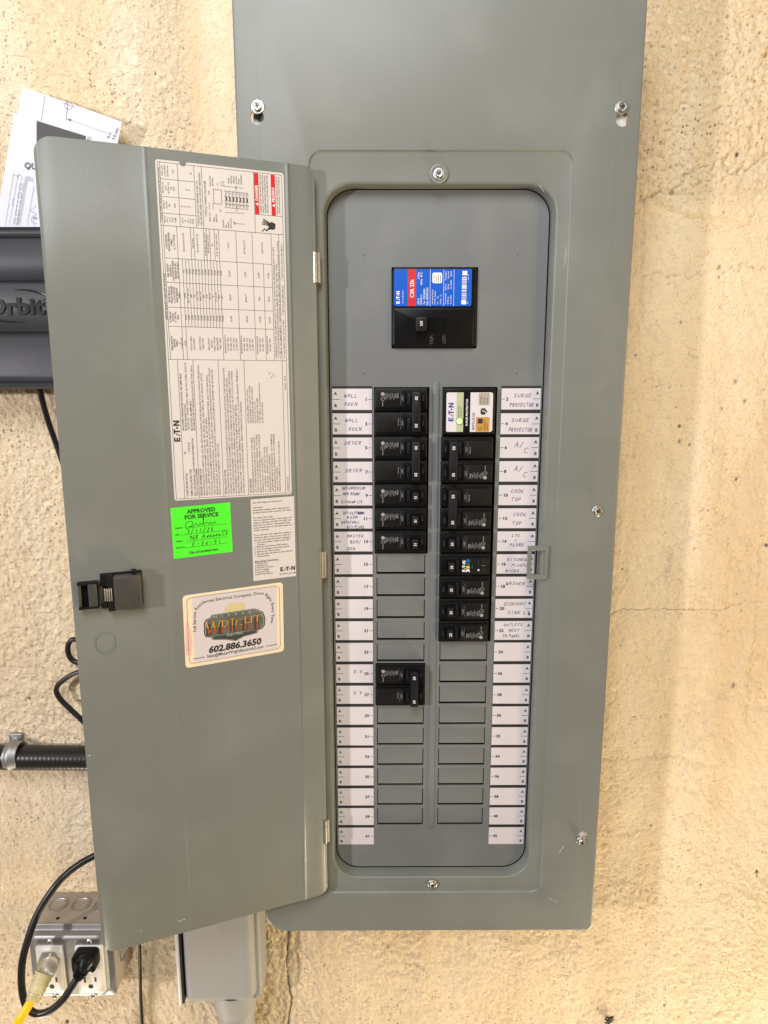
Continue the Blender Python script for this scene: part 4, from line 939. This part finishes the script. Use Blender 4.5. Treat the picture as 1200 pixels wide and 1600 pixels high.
# arched slogan
slog = [ws(*p) for p in [(245, 448), (243, 400), (240, 345), (240, 290), (245, 240), (262, 205), (300, 168), (350, 142), (430, 128), (520, 112), (620, 98), (720, 84), (830, 68), (925, 58), (965, 75), (1000, 110), (1022, 160), (1030, 230), (1022, 330), (1015, 400)]]
sl = spline(slog, 6); cum = [0]
for a, b in zip(sl[:-1], sl[1:]): cum.append(cum[-1]+math.hypot(b[0]-a[0], b[1]-a[1]))
def along(s_):
    s_ = min(max(s_, 0), cum[-1]-1e-4); i = max(k for k in range(len(cum)) if cum[k] <= s_); i = min(i, len(sl)-2); t = (s_-cum[i])/(cum[i+1]-cum[i]+1e-9)
    return sl[i][0]+(sl[i+1][0]-sl[i][0])*t, sl[i][1]+(sl[i+1][1]-sl[i][1])*t, math.atan2(sl[i+1][1]-sl[i][1], sl[i+1][0]-sl[i][0])
TXT = 'Full Service Residential Electrical Company. Done Right. Every Time.'; hh = .115
tot = sum(glyph(c, .4)[2] for c in TXT)*hh/CAP; kx = (cum[-1]-.15)/tot; s_ = 0.
for ch in TXT:
    a_ = glyph(ch, .4)[2]*hh/CAP*kx; x, y, an = along(s_+a_/2)
    sh.text(ch, x-math.cos(an)*a_/2, y-math.sin(an)*a_/2, hh, INK, 'l', .4, kx, rot=an); s_ += a_
# badge
q = lambda L: [ws(*p) for p in L]
outer = [(345, 318), (388, 300), (405, 272), (840, 205), (880, 212), (905, 225), (940, 240), (962, 300), (960, 370), (935, 410), (890, 430), (870, 462), (740, 495), (655, 542), (560, 530), (415, 530), (395, 505), (345, 505), (325, 470), (322, 360)]
def shrink(L, k):
    c = np.mean(L, 0); return [tuple(c+(np.array(p)-c)*k) for p in L]
sh.poly(q(shrink([(535, 245), (545, 190), (610, 150), (720, 140), (752, 170), (750, 215), (640, 235)], 1.))[::-1], TAN, 3)
sh.poly(q(outer)[::-1], DGREEN, 4); sh.poly(q(shrink(outer, .965))[::-1], SILV, 5); sh.poly(q(shrink(outer, .945))[::-1], PEWTER, 6)
for i, (a, b) in enumerate((((350, 430), (400, 500)), )): pass
for k in range(5): # dark and light brushed bands behind the name
    x0 = 345+k*125; sh.poly(q([(x0, 375-k*19), (x0+55, 366-k*19), (x0+55, 480-k*17), (x0, 492-k*17)])[::-1], DGREEN, 7)
sh.poly(q([(420, 500), (560, 478), (740, 452), (872, 432), (862, 455), (735, 488), (655, 532), (560, 520), (425, 522)])[::-1], DGREEN, 7)
# two-tone serif lettering, each letter warped between the name's rising base and top lines
def letter(ch, x0, x1, yb0, yb1, yt0, yt1):
    """block letter with serifs from strokes in a unit box"""
    ST = {'W': [((0, 1), (.27, 0), .13), ((.27, 0), (.5, .95), .07), ((.5, .95), (.73, 0), .13), ((.73, 0), (1, 1), .07), ((-.06, 1), (.16, 1), .05), ((.84, 1), (1.06, 1), .05), ((.38, .97), (.60, .97), .05)],
          'R': [((.18, 0), (.18, 1), .16), ((.18, .97), (.65, .95), .07), ((.65, .95), (.82, .75), .13), ((.82, .75), (.62, .52), .1), ((.62, .52), (.2, .5), .06), ((.45, .5), (.95, .02), .14), ((0, 0), (.38, 0), .05), ((0, 1), (.3, 1), .05)],
          'I': [((.5, 0), (.5, 1), .32), ((0, 0), (1, 0), .05), ((0, 1), (1, 1), .05)],
          'G': [((.92, .80), (.6, .98), .07), ((.6, .98), (.22, .85), .10), ((.22, .85), (.12, .5), .16), ((.12, .5), (.25, .12), .14), ((.25, .12), (.6, .0), .09), ((.6, 0), (.86, .12), .09), ((.86, .08), (.86, .42), .14), ((.62, .44), (1.02, .44), .05), ((.93, .75), (.93, .98), .05)],
          'H': [((.17, 0), (.17, 1), .16), ((.83, 0), (.83, 1), .16), ((.17, .52), (.83, .52), .06), ((0, 0), (.36, 0), .05), ((0, 1), (.36, 1), .05), ((.64, 0), (1.02, 0), .05), ((.64, 1), (1.02, 1), .05)],
          'T': [((.5, 0), (.5, 1), .17), ((0, .98), (1, .98), .08), ((.3, 0), (.7, 0), .05), ((.02, .98), (.02, .78), .06), ((.98, .98), (.98, .78), .06)]}[ch]
    def w_(a, b): return ws(x0+(x1-x0)*a, (yb0+(yb1-yb0)*a)*(1-b)+(yt0+(yt1-yt0)*a)*b)
    for (a, b), (c, d), t in ST:
        wd = t*1.0
        for lo, hi, m, l in ((0, 1, DGREEN, 8), (0, 1, ORANGE, 9), (0, 1, GOLD, 10)):
            n = 6
            for k in range(n):
                y0, y1 = b+(d-b)*k/n, b+(d-b)*(k+1)/n; xx0, xx1 = a+(c-a)*k/n, a+(c-a)*(k+1)/n
                if l == 10 and (y0+y1)/2 < .42: continue
                e = wd/2*(1.35 if l == 8 else 1)
                if abs(d-b) < .12:
                    P = [(xx0, y0-e*.7), (xx1, y1-e*.7), (xx1, y1+e*.7), (xx0, y0+e*.7)]
                else: P = [(xx0-e, y0), (xx0+e, y0), (xx1+e, y1), (xx1-e, y1)]
                pp = [w_(*p) for p in P]
                ar = sum(pp[i][0]*pp[(i+1) % 4][1]-pp[(i+1) % 4][0]*pp[i][1] for i in range(4))
                sh.poly(pp if ar > 0 else pp[::-1], m, l)
base = lambda x: 478-(x-345)*.138
top = lambda x: 350-(x-345)*.152
for ch, a, b in (('W', 345, 490), ('R', 500, 590), ('I', 598, 640), ('G', 645, 725), ('H', 738, 832), ('T', 835, 922)):
    kb = -12 if ch == 'W' else 0
    letter(ch, a, b, base(a), base(b), top(a)-(10 if ch == 'W' else 0)-kb*0, top(b))
p0 = ws(560, 492); p1 = ws(735, 465); an = math.atan2(p1[1]-p0[1], p1[0]-p0[0]); sh.text('ELECTRIC', p0[0], p0[1], .105, SILV, 'l', .2, rot=an, l=9, fit=math.dist(p0, p1))
p0 = ws(420, 302); p1 = ws(820, 246); an = math.atan2(p1[1]-p0[1], p1[0]-p0[0]); sh.text('M   I   S   T   E   R', p0[0], p0[1], .07, SILV, 'l', .3, rot=an, l=9, fit=math.dist(p0, p1))
p0 = ws(372, 668); p1 = ws(918, 572); an = math.atan2(p1[1]-p0[1], p1[0]-p0[0]); sh.text('602.886.3650', p0[0], p0[1], .25, INK, 'l', 2.0, slant=.15, rot=an, fit=math.dist(p0, p1))
p0 = ws(355, 718); p1 = ws(945, 614); an = math.atan2(p1[1]-p0[1], p1[0]-p0[0]); sh.text('Sales@MisterWrightElectricAZ.com', p0[0], p0[1], .125, INK, 'l', .4, rot=an, fit=math.dist(p0, p1))
sh.line(q([(212, 730), (332, 710)]), .025, INK, 3); sh.line(q([(972, 597), (1082, 577)]), .025, INK, 3)
mb.build('electrician_sticker', dr, label='white company sticker with pewter badge and phone number, worn cream border')

# latch: slider and housing (black plastic, upright on the door)
def dblock(mb, u0, u1, z0, z1, h0, h1, m, r=.04, b=.03):
    t = MB(); t.block(-u1, -u0, z0, z1, -h0, -h1, m, r, b)
    mb.add([tuple(np.array([HX, HY, 0])-DU*p[0]+np.array([0, 0, p[2]])-DN*p[1]) for p in t.v], t.f, m)
mb = MB()
dblock(mb, 8.62, 9.28, -7.5, -6.52, 0, .06, BLACKM, .03, .02); dblock(mb, 8.64, 8.95, -7.44, -6.58, .05, .32, LATCHP, .03, .04); dblock(mb, 9.18, 9.28, -7.44, -6.58, .05, .24, LATCHP, .02, .03)
dblock(mb, 8.60, 9.3, -6.60, -6.52, .05, .30, BLACKM, .01, .01); dblock(mb, 8.60, 9.3, -7.52, -7.44, .05, .30, BLACKM, .01, .01)
lt = mb.build('latch', dr)
mb = MB(); dblock(mb, 7.05, 8.52, -7.62, -6.28, 0, .05, BLACKM, .03, .02); dblock(mb, 7.08, 8.08, -7.68, -6.36, .04, .38, LATCHP, .08, .10)
dblock(mb, 8.05, 8.30, -7.70, -6.28, .03, .30, BLACKM, .03, .03); dblock(mb, 8.30, 8.54, -6.72, -6.5, .03, .22, BLACKM, .02, .02); dblock(mb, 8.30, 8.54, -7.56, -7.36, .03, .22, BLACKM, .02, .02)
dblock(mb, 8.45, 8.55, -7.5, -6.55, .03, .16, LATCHP, .02, .02)
dblock(mb, 7.25, 7.42, -6.38, -6.20, .05, .3, BLACKM, .01, .01)
mb.build('latch_housing', dr)
mb = MB()
for i in range(5): dblock(mb, 8.06+.075*i, 8.12+.075*i, -7.30, -6.80, .12, .34-.03*abs(i-2), CHROME, .01, .025)
mb.build('spring', dr)
# pressed ring below the latch
mb = MB(); cu_, cz_ = 8.51, -9.0
pts = []
for k in range(24):
    a = 2*math.pi*k/24; x = .40*math.cos(a); z = .42*math.sin(a); x = max(-.36, min(.36, x)); pts.append((cu_-x, cz_+z))
def ofs(L, k): return [(cu_+(u-cu_)*k, cz_+(z-cz_)*k) for u, z in L]
mb.loft([[dpt(u, z, -.02) for u, z in pts], [dpt(u, z, .004) for u, z in ofs(pts, .985)], [dpt(u, z, .006) for u, z in ofs(pts, .95)], [dpt(u, z, -.004) for u, z in ofs(pts, .93)]], GREY, False, False)
mb.build('pressed_ring', dr)

def scratch(pts, y, wd, parent, ondoor=False):
    mb = MB()
    if ondoor:
        q_ = [door_uz(*p) for p in pts]; s_ = Sheet(mb, dpt(0, 0, .004), DU, np.array([0, 0, 1.])); s_.n = DN; s_.line(q_, wd, CARD, 1)
    else:
        s_ = Sheet(mb, (0, y-.002, 0), (1, 0, 0), (0, 0, 1)); s_.line([atxz(*p, y) for p in pts], wd, SILV, 1)
    mb.build('paint_scratch', parent)
scratch([(874, 1332), (877, 1327), (881, 1322)], -.668, .035, panel); scratch([(842, 289), (847, 295), (850, 299)], -.60, .02, panel); scratch([(856, 1402), (864, 1407), (870, 1410)], -.668, .02, panel)
scratch([(279, 1439), (283, 1438.5)], 0, .03, dr, True); scratch([(286, 1437), (289, 1436)], 0, .03, dr, True); scratch([(220, 1454), (221, 1454)], 0, .03, dr, True); scratch([(139, 1180), (141, 1181)], 0, .03, dr, True)
# ------------------------------------------------------------------ papers behind the timer
def paper(name, corners, Y, m, label, draw, curl=.1):
    """corners tl, tr, br, bl in photo pixels"""
    P = [np.array(at(a, b, Y)) for a, b in corners]; P[2] = P[1]+P[3]-P[0]; mb = MB(); n = 14; vs = []; fs = []
    for side in (0, .012):
        for j in range(n+1):
            for i in range(n+1):
                u, v = i/n, j/n; p = (P[3]*(1-u)+P[2]*u)*(1-v)+(P[0]*(1-u)+P[1]*u)*v
                vs.append(tuple(p+np.array([0, side-curl*v*v*(.6+.4*math.sin(3*u)), 0])))
    k = (n+1)**2
    for j in range(n):
        for i in range(n):
            a = j*(n+1)+i; fs.append((a, a+1, a+n+2, a+n+1)); fs.append((a+k, a+n+1+k, a+n+2+k, a+1+k))
    mb.add(vs, fs, m)
    class PS(Sheet):
        def __init__(s): s.mb = mb
        def P(s, px, py, l):
            # px, py in photo pixels: find the paper point by depth of the curled sheet
            p = at(px, py, Y)
            for _ in range(3):
                d = p-P[3]; ex = P[2]-P[3]; ey = P[0]-P[3]; A = np.array([[ex[0], ey[0]], [ex[2], ey[2]]]); u, v = np.linalg.solve(A, [d[0], d[2]])
                v = min(max(v, 0), 1.1); p = at(px, py, Y-curl*v*v*(.6+.4*math.sin(3*u))-.014*l)
            return p
    draw(PS()); o = mb.build(name, None, P[3]); return tag(o, label, 'paper')
def Tpx(s, t, px, py, h, m, ang, bold=0., fit=None, l=3):
    """text in photo pixels (y down)"""
    k = h/CAP; W = sum(glyph(c, bold)[2] for c in t)*k; sx = fit/W if fit else 1; x0 = 0; ca, sa = math.cos(ang), math.sin(ang)
    for ch in t:
        v, f, a, _ = glyph(ch, bold)
        if len(v): s.mb.add([s.P(px+(p*k*sx+x0)*ca+q_*k*sa, py+(p*k*sx+x0)*sa-q_*k*ca, l) for p, q_ in v], f, m)
        x0 += a*k*sx
def dA(s):
    s.line([(70, 150), (63, 196)], .45, GINK, 1); s.ring(107, 165, 6, .45, GINK, 1); s.line([(97, 160), (118, 168)], .45, GINK, 1); s.line([(106, 158), (103, 188)], .6, GINK, 1)
    s.line([(105, 186), (167, 208)], .45, GINK, 1); s.poly([(104, 186), (111, 185.5), (110, 189)], GINK, 2)
    Tpx(s, '4 in.', 170.5, 216, 4.2, GINK, -1.25, .2); Tpx(s, '7.9 mm', 179, 219, 4.6, GINK, -1.25, .2)
paper('instruction_sheet', [(38, 139), (193, 193), (150, 330), (5, 290)], 2.35, SHEET, 'upper white diagram sheet with an arrow dimension, sticking out above the panel door', dA, .25)
def dB(s):
    s.poly([(57, 188.5), (134, 212.5), (131, 262), (57, 255)][::-1], SHEETG, 1)
    Tpx(s, 'QUICK', 37, 262, 9, INK, .13, .3)
    for x in (0, 3.2): pass
    s.line(spline([(8, 352), (20, 278), (22, 274), (27, 275), (27, 278), (14, 352)], 4), .38, GINK, 2); s.line(spline([(27, 279), (29, 273), (33, 274), (32.5, 286), (20, 352)], 4), .38, GINK, 2)
    for i in range(5):
        a, b = 33-1.7*i-1, 287+13.5*i; s.line([(a-1.5, b), (a+3, b+.6), (a+1.8, b+9), (a-2.6, b+8.4)], .38, GINK, 2, True)
    s.line([(20, 310), (19, 320), (21, 322)], .38, GINK, 2)
    for k in range(4): s.line(spline([(52, 278+2*k), (42+k, 276+2*k), (38+k*1.1, 284+1.6*k), (25+2*k, 352)], 5), .34, GINK, 2)
    s.line([(53, 290), (42, 352)], .38, GINK, 2); s.line([(47, 329), (56, 334), (51, 347), (58, 350)], .38, GINK, 2); s.line([(47, 329), (56, 321)], .38, GINK, 2); s.line([(49, 348), (49, 340), (54, 336)], .38, GINK, 2)
    s.disc(52.3, 340, 1, INK, 2); s.disc(56, 341, 1.2, INK, 2); Tpx(s, 'mm', 50.5, 350.5, 1.6, GINK, 0, .2)
paper('instruction_sheet', [(23, 177), (137, 213), (110, 380), (-12, 380)], 2.1, SHEET, 'front white instruction sheet printed QU with a line drawing, tucked behind the black timer', dB, .04)

# ------------------------------------------------------------------ irrigation timer
TY = .85; ztop = atxz(0, 352, TY)[1]; zbot = atxz(0, 608, TY)[1]
tim = empty('sprinkler_timer', (-17, WY, zbot), 'black plastic sprinkler timer box with raised name on its ribbed cover', 'sprinkler timer')
zt = lambda py: atxz(40, py, TY)[1]
mb = MB(); mb.block(-25.5, -12.2, zbot+.1, ztop-.1, WY, 1.3, TIMER, .3, .1, cap0=False); mb.build('back_box', tim)
prof = [(608, .25), (604, .0), (600, -.02), (598, .06), (596, .0), (593, -.02), (590, .10), (586, .12), (528, .02), (524, -.02), (521, .10), (518, .02), (514, -.10), (446, -.12), (442, -.06), (440, .08), (437, -.02), (374, .04), (371, .12), (368, .0), (364, -.03), (360, -.02), (358, .05), (355, .0), (352, .25)]
mb = MB(); ls = []
for py, dy in prof: z = zt(py); ls.append([(-25.6, TY+dy, z), (-12.1, TY+dy, z)])
vs = [p for l in ls for p in l]; n = len(ls); k = len(vs); vs += [(p[0], 1.5, p[2]) for p in vs]
fs = []
for i in range(n-1):
    a = 2*i; fs += [(a, a+1, a+3, a+2), (a+1, a+1+k, a+3+k, a+3), (a, a+2, a+2+k, a+k)]
fs += [(0, k, k+1, 1), (2*n-2, 2*n-1, 2*n-1+k, 2*n-2+k)]
mb.add(vs, fs, TIMER); tc_ = mb.build('cover', tim, angle=60)
# raised lettering with real depth
def embossed(t, x, z, h, y0, dep, m, bold, fit):
    mb = MB(); k = h/CAP; W = sum(glyph(c, bold)[2] for c in t)*k; sx = fit/W; x0 = 0
    for ch in t:
        v, f, a, _ = glyph(ch, bold)
        if len(v):
            n = len(v); P = [(x+(p*k*sx)+x0, y0-dep, z+q_*k) for p, q_ in v]; Q = [(p[0], y0, p[2]) for p in P]
            ed = {}
            for fc in f:
                for a_, b_ in zip(fc, fc[1:]+fc[:1]): ed[(a_, b_)] = 1
            mb.add(P+Q, list(f)+[(b_, a_, a_+n, b_+n) for (a_, b_) in ed if (b_, a_) not in ed], m)
        x0 += a*k*sx
    return mb
xr, _ = atxz(69, 478, TY-.1); xl, zl = atxz(-22, 491, TY-.1); _, z2 = atxz(0, 465, TY-.1)
mb = embossed('Orbit', xl, zl, (z2-zl)*.95, TY-.10, .07, TIMERL, 1.6, xr-xl)
sh = Sheet(mb, (0, TY-.135, 0), (1, 0, 0), (0, 0, 1))
def arc(pts, w0):
    Q = spline([atxz(a, b, TY-.13) for a, b in pts], 6); n = len(Q)
    mb.tube([(a, TY-.11, b) for a, b in Q], [w0*(.25+.75*math.sin(math.pi*min(.96, max(.04, i/(n-1))))) for i in range(n)], TIMERL, 8)
arc([(22, 453), (40, 453), (56, 456), (72, 462), (90, 474)], .05); arc([(-30, 492), (-8, 499), (10, 502), (38, 503)], .05)
xx, z3 = atxz(70.5, 470, TY-.13); sh.ring(xx, z3, .07, .02, TIMERL, 3)
mb.build('name_lettering', tim)

# ------------------------------------------------------------------ cables and conduit
def cable(name, pts, r, m, label, cat, group=None, n=8, seg=12):
    mb = MB(); P = spline([tuple(at(a, b, y)) for a, b, y in pts], n); mb.tube(P, r, m, seg); o = mb.build(name, None, P[0]); return tag(o, label, cat, group)
cable('power_cable', [(58, 590, 1.6), (66, 625, 1.9), (76, 660, 2.3), (90, 700, 2.6), (118, 780, 2.6), (150, 880, 2.5), (158, 950, 2.5), (130, 995, 2.5), (112, 1000, 2.5), (106, 1012, 2.5), (110, 1028, 2.5), (124, 1036, 2.5), (150, 1035, 2.4), (160, 1040, 2.4), (118, 1052, 2.4), (95, 1066, 2.4), (88, 1078, 2.4), (94, 1092, 2.4), (112, 1110, 2.4), (135, 1132, 2.4), (180, 1180, 2.5)], .125, CABLE,
      'black cable leaving the timer and looping out from behind the panel door', 'cable')
cable('thin_cord', [(214, 1440, 2.0), (218, 1480, 2.3), (219, 1520, 2.5), (220, 1560, 2.6), (222, 1600, 2.6), (224, 1650, 2.6)], .085, CABLE, 'thin black cord hanging straight down the wall right of the outlet box', 'cable')
# ribbed conduit
x0, z0 = atxz(-60, 1186, 2.1); x1, z1 = atxz(170, 1188, 2.1); rad = .60
mb = MB(); P = []; R_ = []; n = 150
for i in range(n+1):
    t = i/n; P.append((x0+(x1-x0)*t, 2.3, z0+(z1-z0)*t)); R_.append(rad+.0025*math.sin(i*math.pi/2.2))
mb.tube(P, R_, CONDM, 28)
tag(mb.build('flexible_conduit', None, P[0]), 'thick black flexible conduit running level from the left edge behind the door', 'conduit')
sx_, sz_ = atxz(15, 1188, 1.8)
st = empty('conduit_strap', (sx_, WY, sz_), 'galvanised one-hole strap clamping the thick black conduit', 'pipe strap')
mb = MB(); ls = []
prw = [(-.42, .0), (-.40, .03), (-.22, .05), (-.12, .12), (.02, .12), (.12, .05), (.36, .04), (.42, .0)]
prw = [(w_*.78, h) for w_, h in prw]
for k in range(19):
    a = math.radians(-70+220*k/18)
    ls.append([(sx_+w_, 2.3-(rad+.03+h)*math.cos(a-.6+.6), sz_+(rad+.03+h)*math.sin(a)) for w_, h in prw])
vs = [p for l in ls for p in l]; fs = []
for i in range(len(ls)-1):
    for j in range(len(prw)-1): a = i*len(prw)+j; fs.append((a, a+1, a+1+len(prw), a+len(prw)))
mb.add(vs, fs, GALV)
tx_, tz_ = atxz(23.5, 1160, 2.75); mb.block(tx_-.32, tx_+.34, tz_-.55, tz_+.42, WY, 2.82, GALV, .08, .04)
mb.build('band', st, angle=50); screw(tx_-.03, tz_+.02, 2.81, st, .20, ang=.6, style='pan')

# ------------------------------------------------------------------ outlet box
BXL, BXR, BZB, BZT = -19.62, -15.58, -29.35, -25.35; FY = .86
box = empty('outlet_box', (-17.6, WY, BZB), 'galvanised steel surface box holding two white receptacles below the panel door', 'outlet box')
mb = MB(); mb.block(BXL, BXR, BZB, BZT, WY, FY, GALV2, .12, .03)
mb.build('steel_box', box)
# round knockouts pressed in the top and right sides
def ringpart(c, ax, r_, name='knockout'):
    mb = MB(); mb.lathe(c, [(r_+.04, -.01), (r_+.03, .045), (r_-.02, .045), (r_-.05, -.0)], GALV, 28, ax, cap=False)
    mb.lathe(c, [(r_*.72+.03, -.01), (r_*.72+.02, .02), (r_*.72-.02, .025), (r_*.72-.05, 0)], GALV2, 24, ax, cap=False); mb.build(name, box)
for x in (-18.75, -17.6, -16.45): ringpart((x, 2.1, BZT), (0, 0, 1), .44)
for z in (-26.5, -27.9): ringpart((BXR, 2.0, z), (1, 0, 0), .46)
for x in (-18.35, -17.0): mb = MB(); mb.lathe((x, 1.2, BZT+.003), [(.09, 0)], VOID, 14, (0, 0, 1)); mb.build('mounting_hole', box)
# raised cover: flange, shoulder, face
mb = MB(); ls = []
for i_, y, r in ((0, FY, .2), (0, FY-.06, .2), (.05, FY-.09, .2), (.22, FY-.10, .2), (.28, FY-.14, .2), (.34, FY-.42, .25), (.42, FY-.49, .25), (.50, FY-.50, .2)):
    ls.append([(x, y, z) for x, z in rrect(BXL-.03+i_, BXR+.03-i_, BZB-.03+i_, BZT+.03-i_, r, 6)])
mb.loft(ls, GALV); mb.build('raised_cover', box)
CY = FY-.50
px_c = []
for cxp in (-18.42, -16.52):
    top_z, bot_z = CY*0+atxz(140, 1477, CY)[1], atxz(140, 1549, CY)[1]
    zc = (top_z+bot_z)/2; mb = MB()
    mb.block(cxp-.655, cxp+.655, zc-1.31, zc+1.31, CY+.05, CY-.12, WPLAS, .07, .05)
    mb.block(cxp-.56, cxp+.56, zc-1.20, zc+1.20, CY-.11, CY-.16, WPLAS, .07, .03)
    for dz in (-.62, .62):
        y = CY-.164; s_ = Sheet(mb, (cxp, y, zc+dz), (1, 0, 0), (0, 0, 1))
        s_.rect(-.32, -.02, -.22, .30, SLOT, 0); s_.rect(.20, .02, .30, .28, SLOT, 0); s_.rr(-.12, -.36, .12, -.12, .11, SLOT, 0)
    r_ = mb.build('receptacle', box)
    for dz in (-1.55, 1.52): screw(cxp+.03, zc+dz, CY, box, .14, ang=.8+dz, style='pan')
    px_c.append((cxp, zc))
mb = MB(); s_ = Sheet(mb, (px_c[0][0]+.42, CY-.17, px_c[0][1]-1.05), (1, 0, 0), (0, 0, 1)); s_.disc(0, 0, .05, GLOWG, 1); mb.build('green_indicator', box)

# black plug and its looping cord
pc = empty('looping_cord', tuple(at(137, 1488, CY-.2)), 'black three-prong plug in the right receptacle with a thick looping cord', 'power cord')
mb = MB(); P = [at(143, 1489, CY-.16), at(141, 1492, CY-.65), at(139, 1496, CY-1.0)]
u = MB()
hx0, hz0 = px_c[1][0]-.05, px_c[1][1]+.88
mb.block(hx0-.50, hx0+.62, hz0-.42, hz0+.48, CY-.15, CY-.80, BLACK, .2, .10); mb.block(hx0-.38, hx0+.30, hz0-.30, hz0+.22, CY-.78, CY-.98, BLACK, .12, .08)
neck = spline([(hx0-.0, CY-.7, hz0-.05), tuple(at(133, 1506, CY-1.1)), tuple(at(127, 1518, CY-1.25)), tuple(at(121, 1527, CY-1.35))], 8); nn = len(neck)
mb.tube(neck, [.40-.20*i/(nn-1)+(.05 if i % 4 < 2 else 0) for i in range(nn)], BLACK, 16); mb.build('plug', pc)
mb = MB(); P = spline([tuple(at(a, b, y)) for a, b, y in [(125, 1521, CY-1.3), (113, 1540, CY-1.5), (98, 1562, CY-1.7), (78, 1579, CY-1.8), (58, 1584, CY-1.8), (43, 1574, CY-1.7), (35, 1550, CY-1.5), (34, 1510, CY-1.3), (43, 1470, CY-1.0), (60, 1425, CY-.5), (90, 1380, .4), (120, 1353, 1.0), (150, 1336, 1.5), (190, 1318, 2.0)]], 8)
mb.tube(P, .165, CABLE, 14); mb.build('cord', pc)
# yellow extension cord with a clear lit plug
yc = empty('extension_cord', tuple(at(80, 1495, CY-.2)), 'yellow extension cord with a clear plug in the left receptacle', 'extension cord')
hx1, hz1 = px_c[0][0]+.05, px_c[0][1]+.72
mb = MB(); P = [(hx1+.05, CY-.15, hz1+.1), (hx1-.0, CY-.5, hz1-.05), tuple(at(76, 1512, CY-1.0)), tuple(at(68, 1526, CY-1.3))]; P = spline(P, 6)
mb.tube(P, [.50-.16*i/(len(P)-1) for i in range(len(P))], CLEARP, 22); mb.build('clear_plug', yc)
mb = MB(); mb.block(hx1-.35, hx1+.35, hz1-.35, hz1+.35, CY-.17, CY-.5, GALV2, .1, .05); mb.build('contact_carrier', yc)
mb = MB(); P = spline([tuple(at(70, 1520, CY-1.2)), tuple(at(62, 1538, CY-1.5)), tuple(at(54, 1556, CY-1.8)), tuple(at(50, 1566, CY-2.0))], 9); n = len(P)
mb.tube(P, [.42-.16*i/(n-1)+(.035 if i % 4 < 2 else 0) for i in range(n)], CREAMP, 20); mb.build('strain_relief', yc)
mb = MB(); P = spline([tuple(at(a, b, y)) for a, b, y in [(54, 1553, CY-1.8), (44, 1572, CY-2.0), (30, 1595, CY-2.3), (14, 1630, CY-2.4), (0, 1670, CY-2.4)]], 8)
mb.tube(P, .20, YELC, 16); mb.build('cord', yc)

# ------------------------------------------------------------------ grey conduit body
GYF = .75; gx0, _ = atxz(283, 1500, GYF); gx1, _ = atxz(395, 1500, GYF); _, gz0 = atxz(330, 1572, GYF)
cb = empty('junction_fitting', (gx0+1.5, WY, gz0-4), 'grey PVC junction fitting standing on a pipe below the panel', 'conduit fitting')
mb = MB(); mb.block(gx0, gx1+.05, gz0, -20.5, 2.7, GYF, PVC, (.3, .6, .1, .1), .5, seg=5); mb.block(gx0+.9, gx1+.3, gz0-.1, -20.8, 2.75, 1.2, PVC, .3, .2, seg=3); mb.build('body', cb)
mb = MB(); mb.box(gx0-.10, gx0, GYF+.08, 2.7, gz0+.05, -20.5, SLOT); mb.build('gasket_and_gap_shade', cb)  # real sealing strip between body and cover plate
mb = MB(); mb.block(gx0-.27, gx0-.10, gz0+.0, -20.5, 2.75, GYF+.0, PVCL, (.12, .02, .02, .1), .05); mb.build('cover_plate', cb)
hxc = (atxz(328, 1580, 1.2)[0]+atxz(402, 1580, 1.2)[0])/2; mb = MB()
mb.lathe((hxc, 1.85, gz0+.3), [(1.12, 0), (1.12, .9), (1.05, 1.0), (1.02, 1.4), (.9, 1.42)], PVC, 32, (0, 0, -1), cap=False); mb.lathe((hxc, 1.85, gz0), [(.93, 0), (.93, 12)], PVC, 32, (0, 0, -1)); mb.build('hub', cb)

# a scrap of dried tape on the wall low on the right
bx_, bz_ = atxz(951, 1590, WY-.05); mb = MB(); r = random.Random(3)
for k in range(7):
    a = [(bx_+r.uniform(-.25, .25), WY-.08-r.uniform(0, .12), bz_+r.uniform(-.3, .2)) for _ in range(3)]
    mb.tube(spline(a, 4), .035, SLOT, 6)
tag(mb.build('wall_scab', None, (bx_, WY, bz_)), 'small dark crusted blob stuck to the wall low on the right', 'debris')
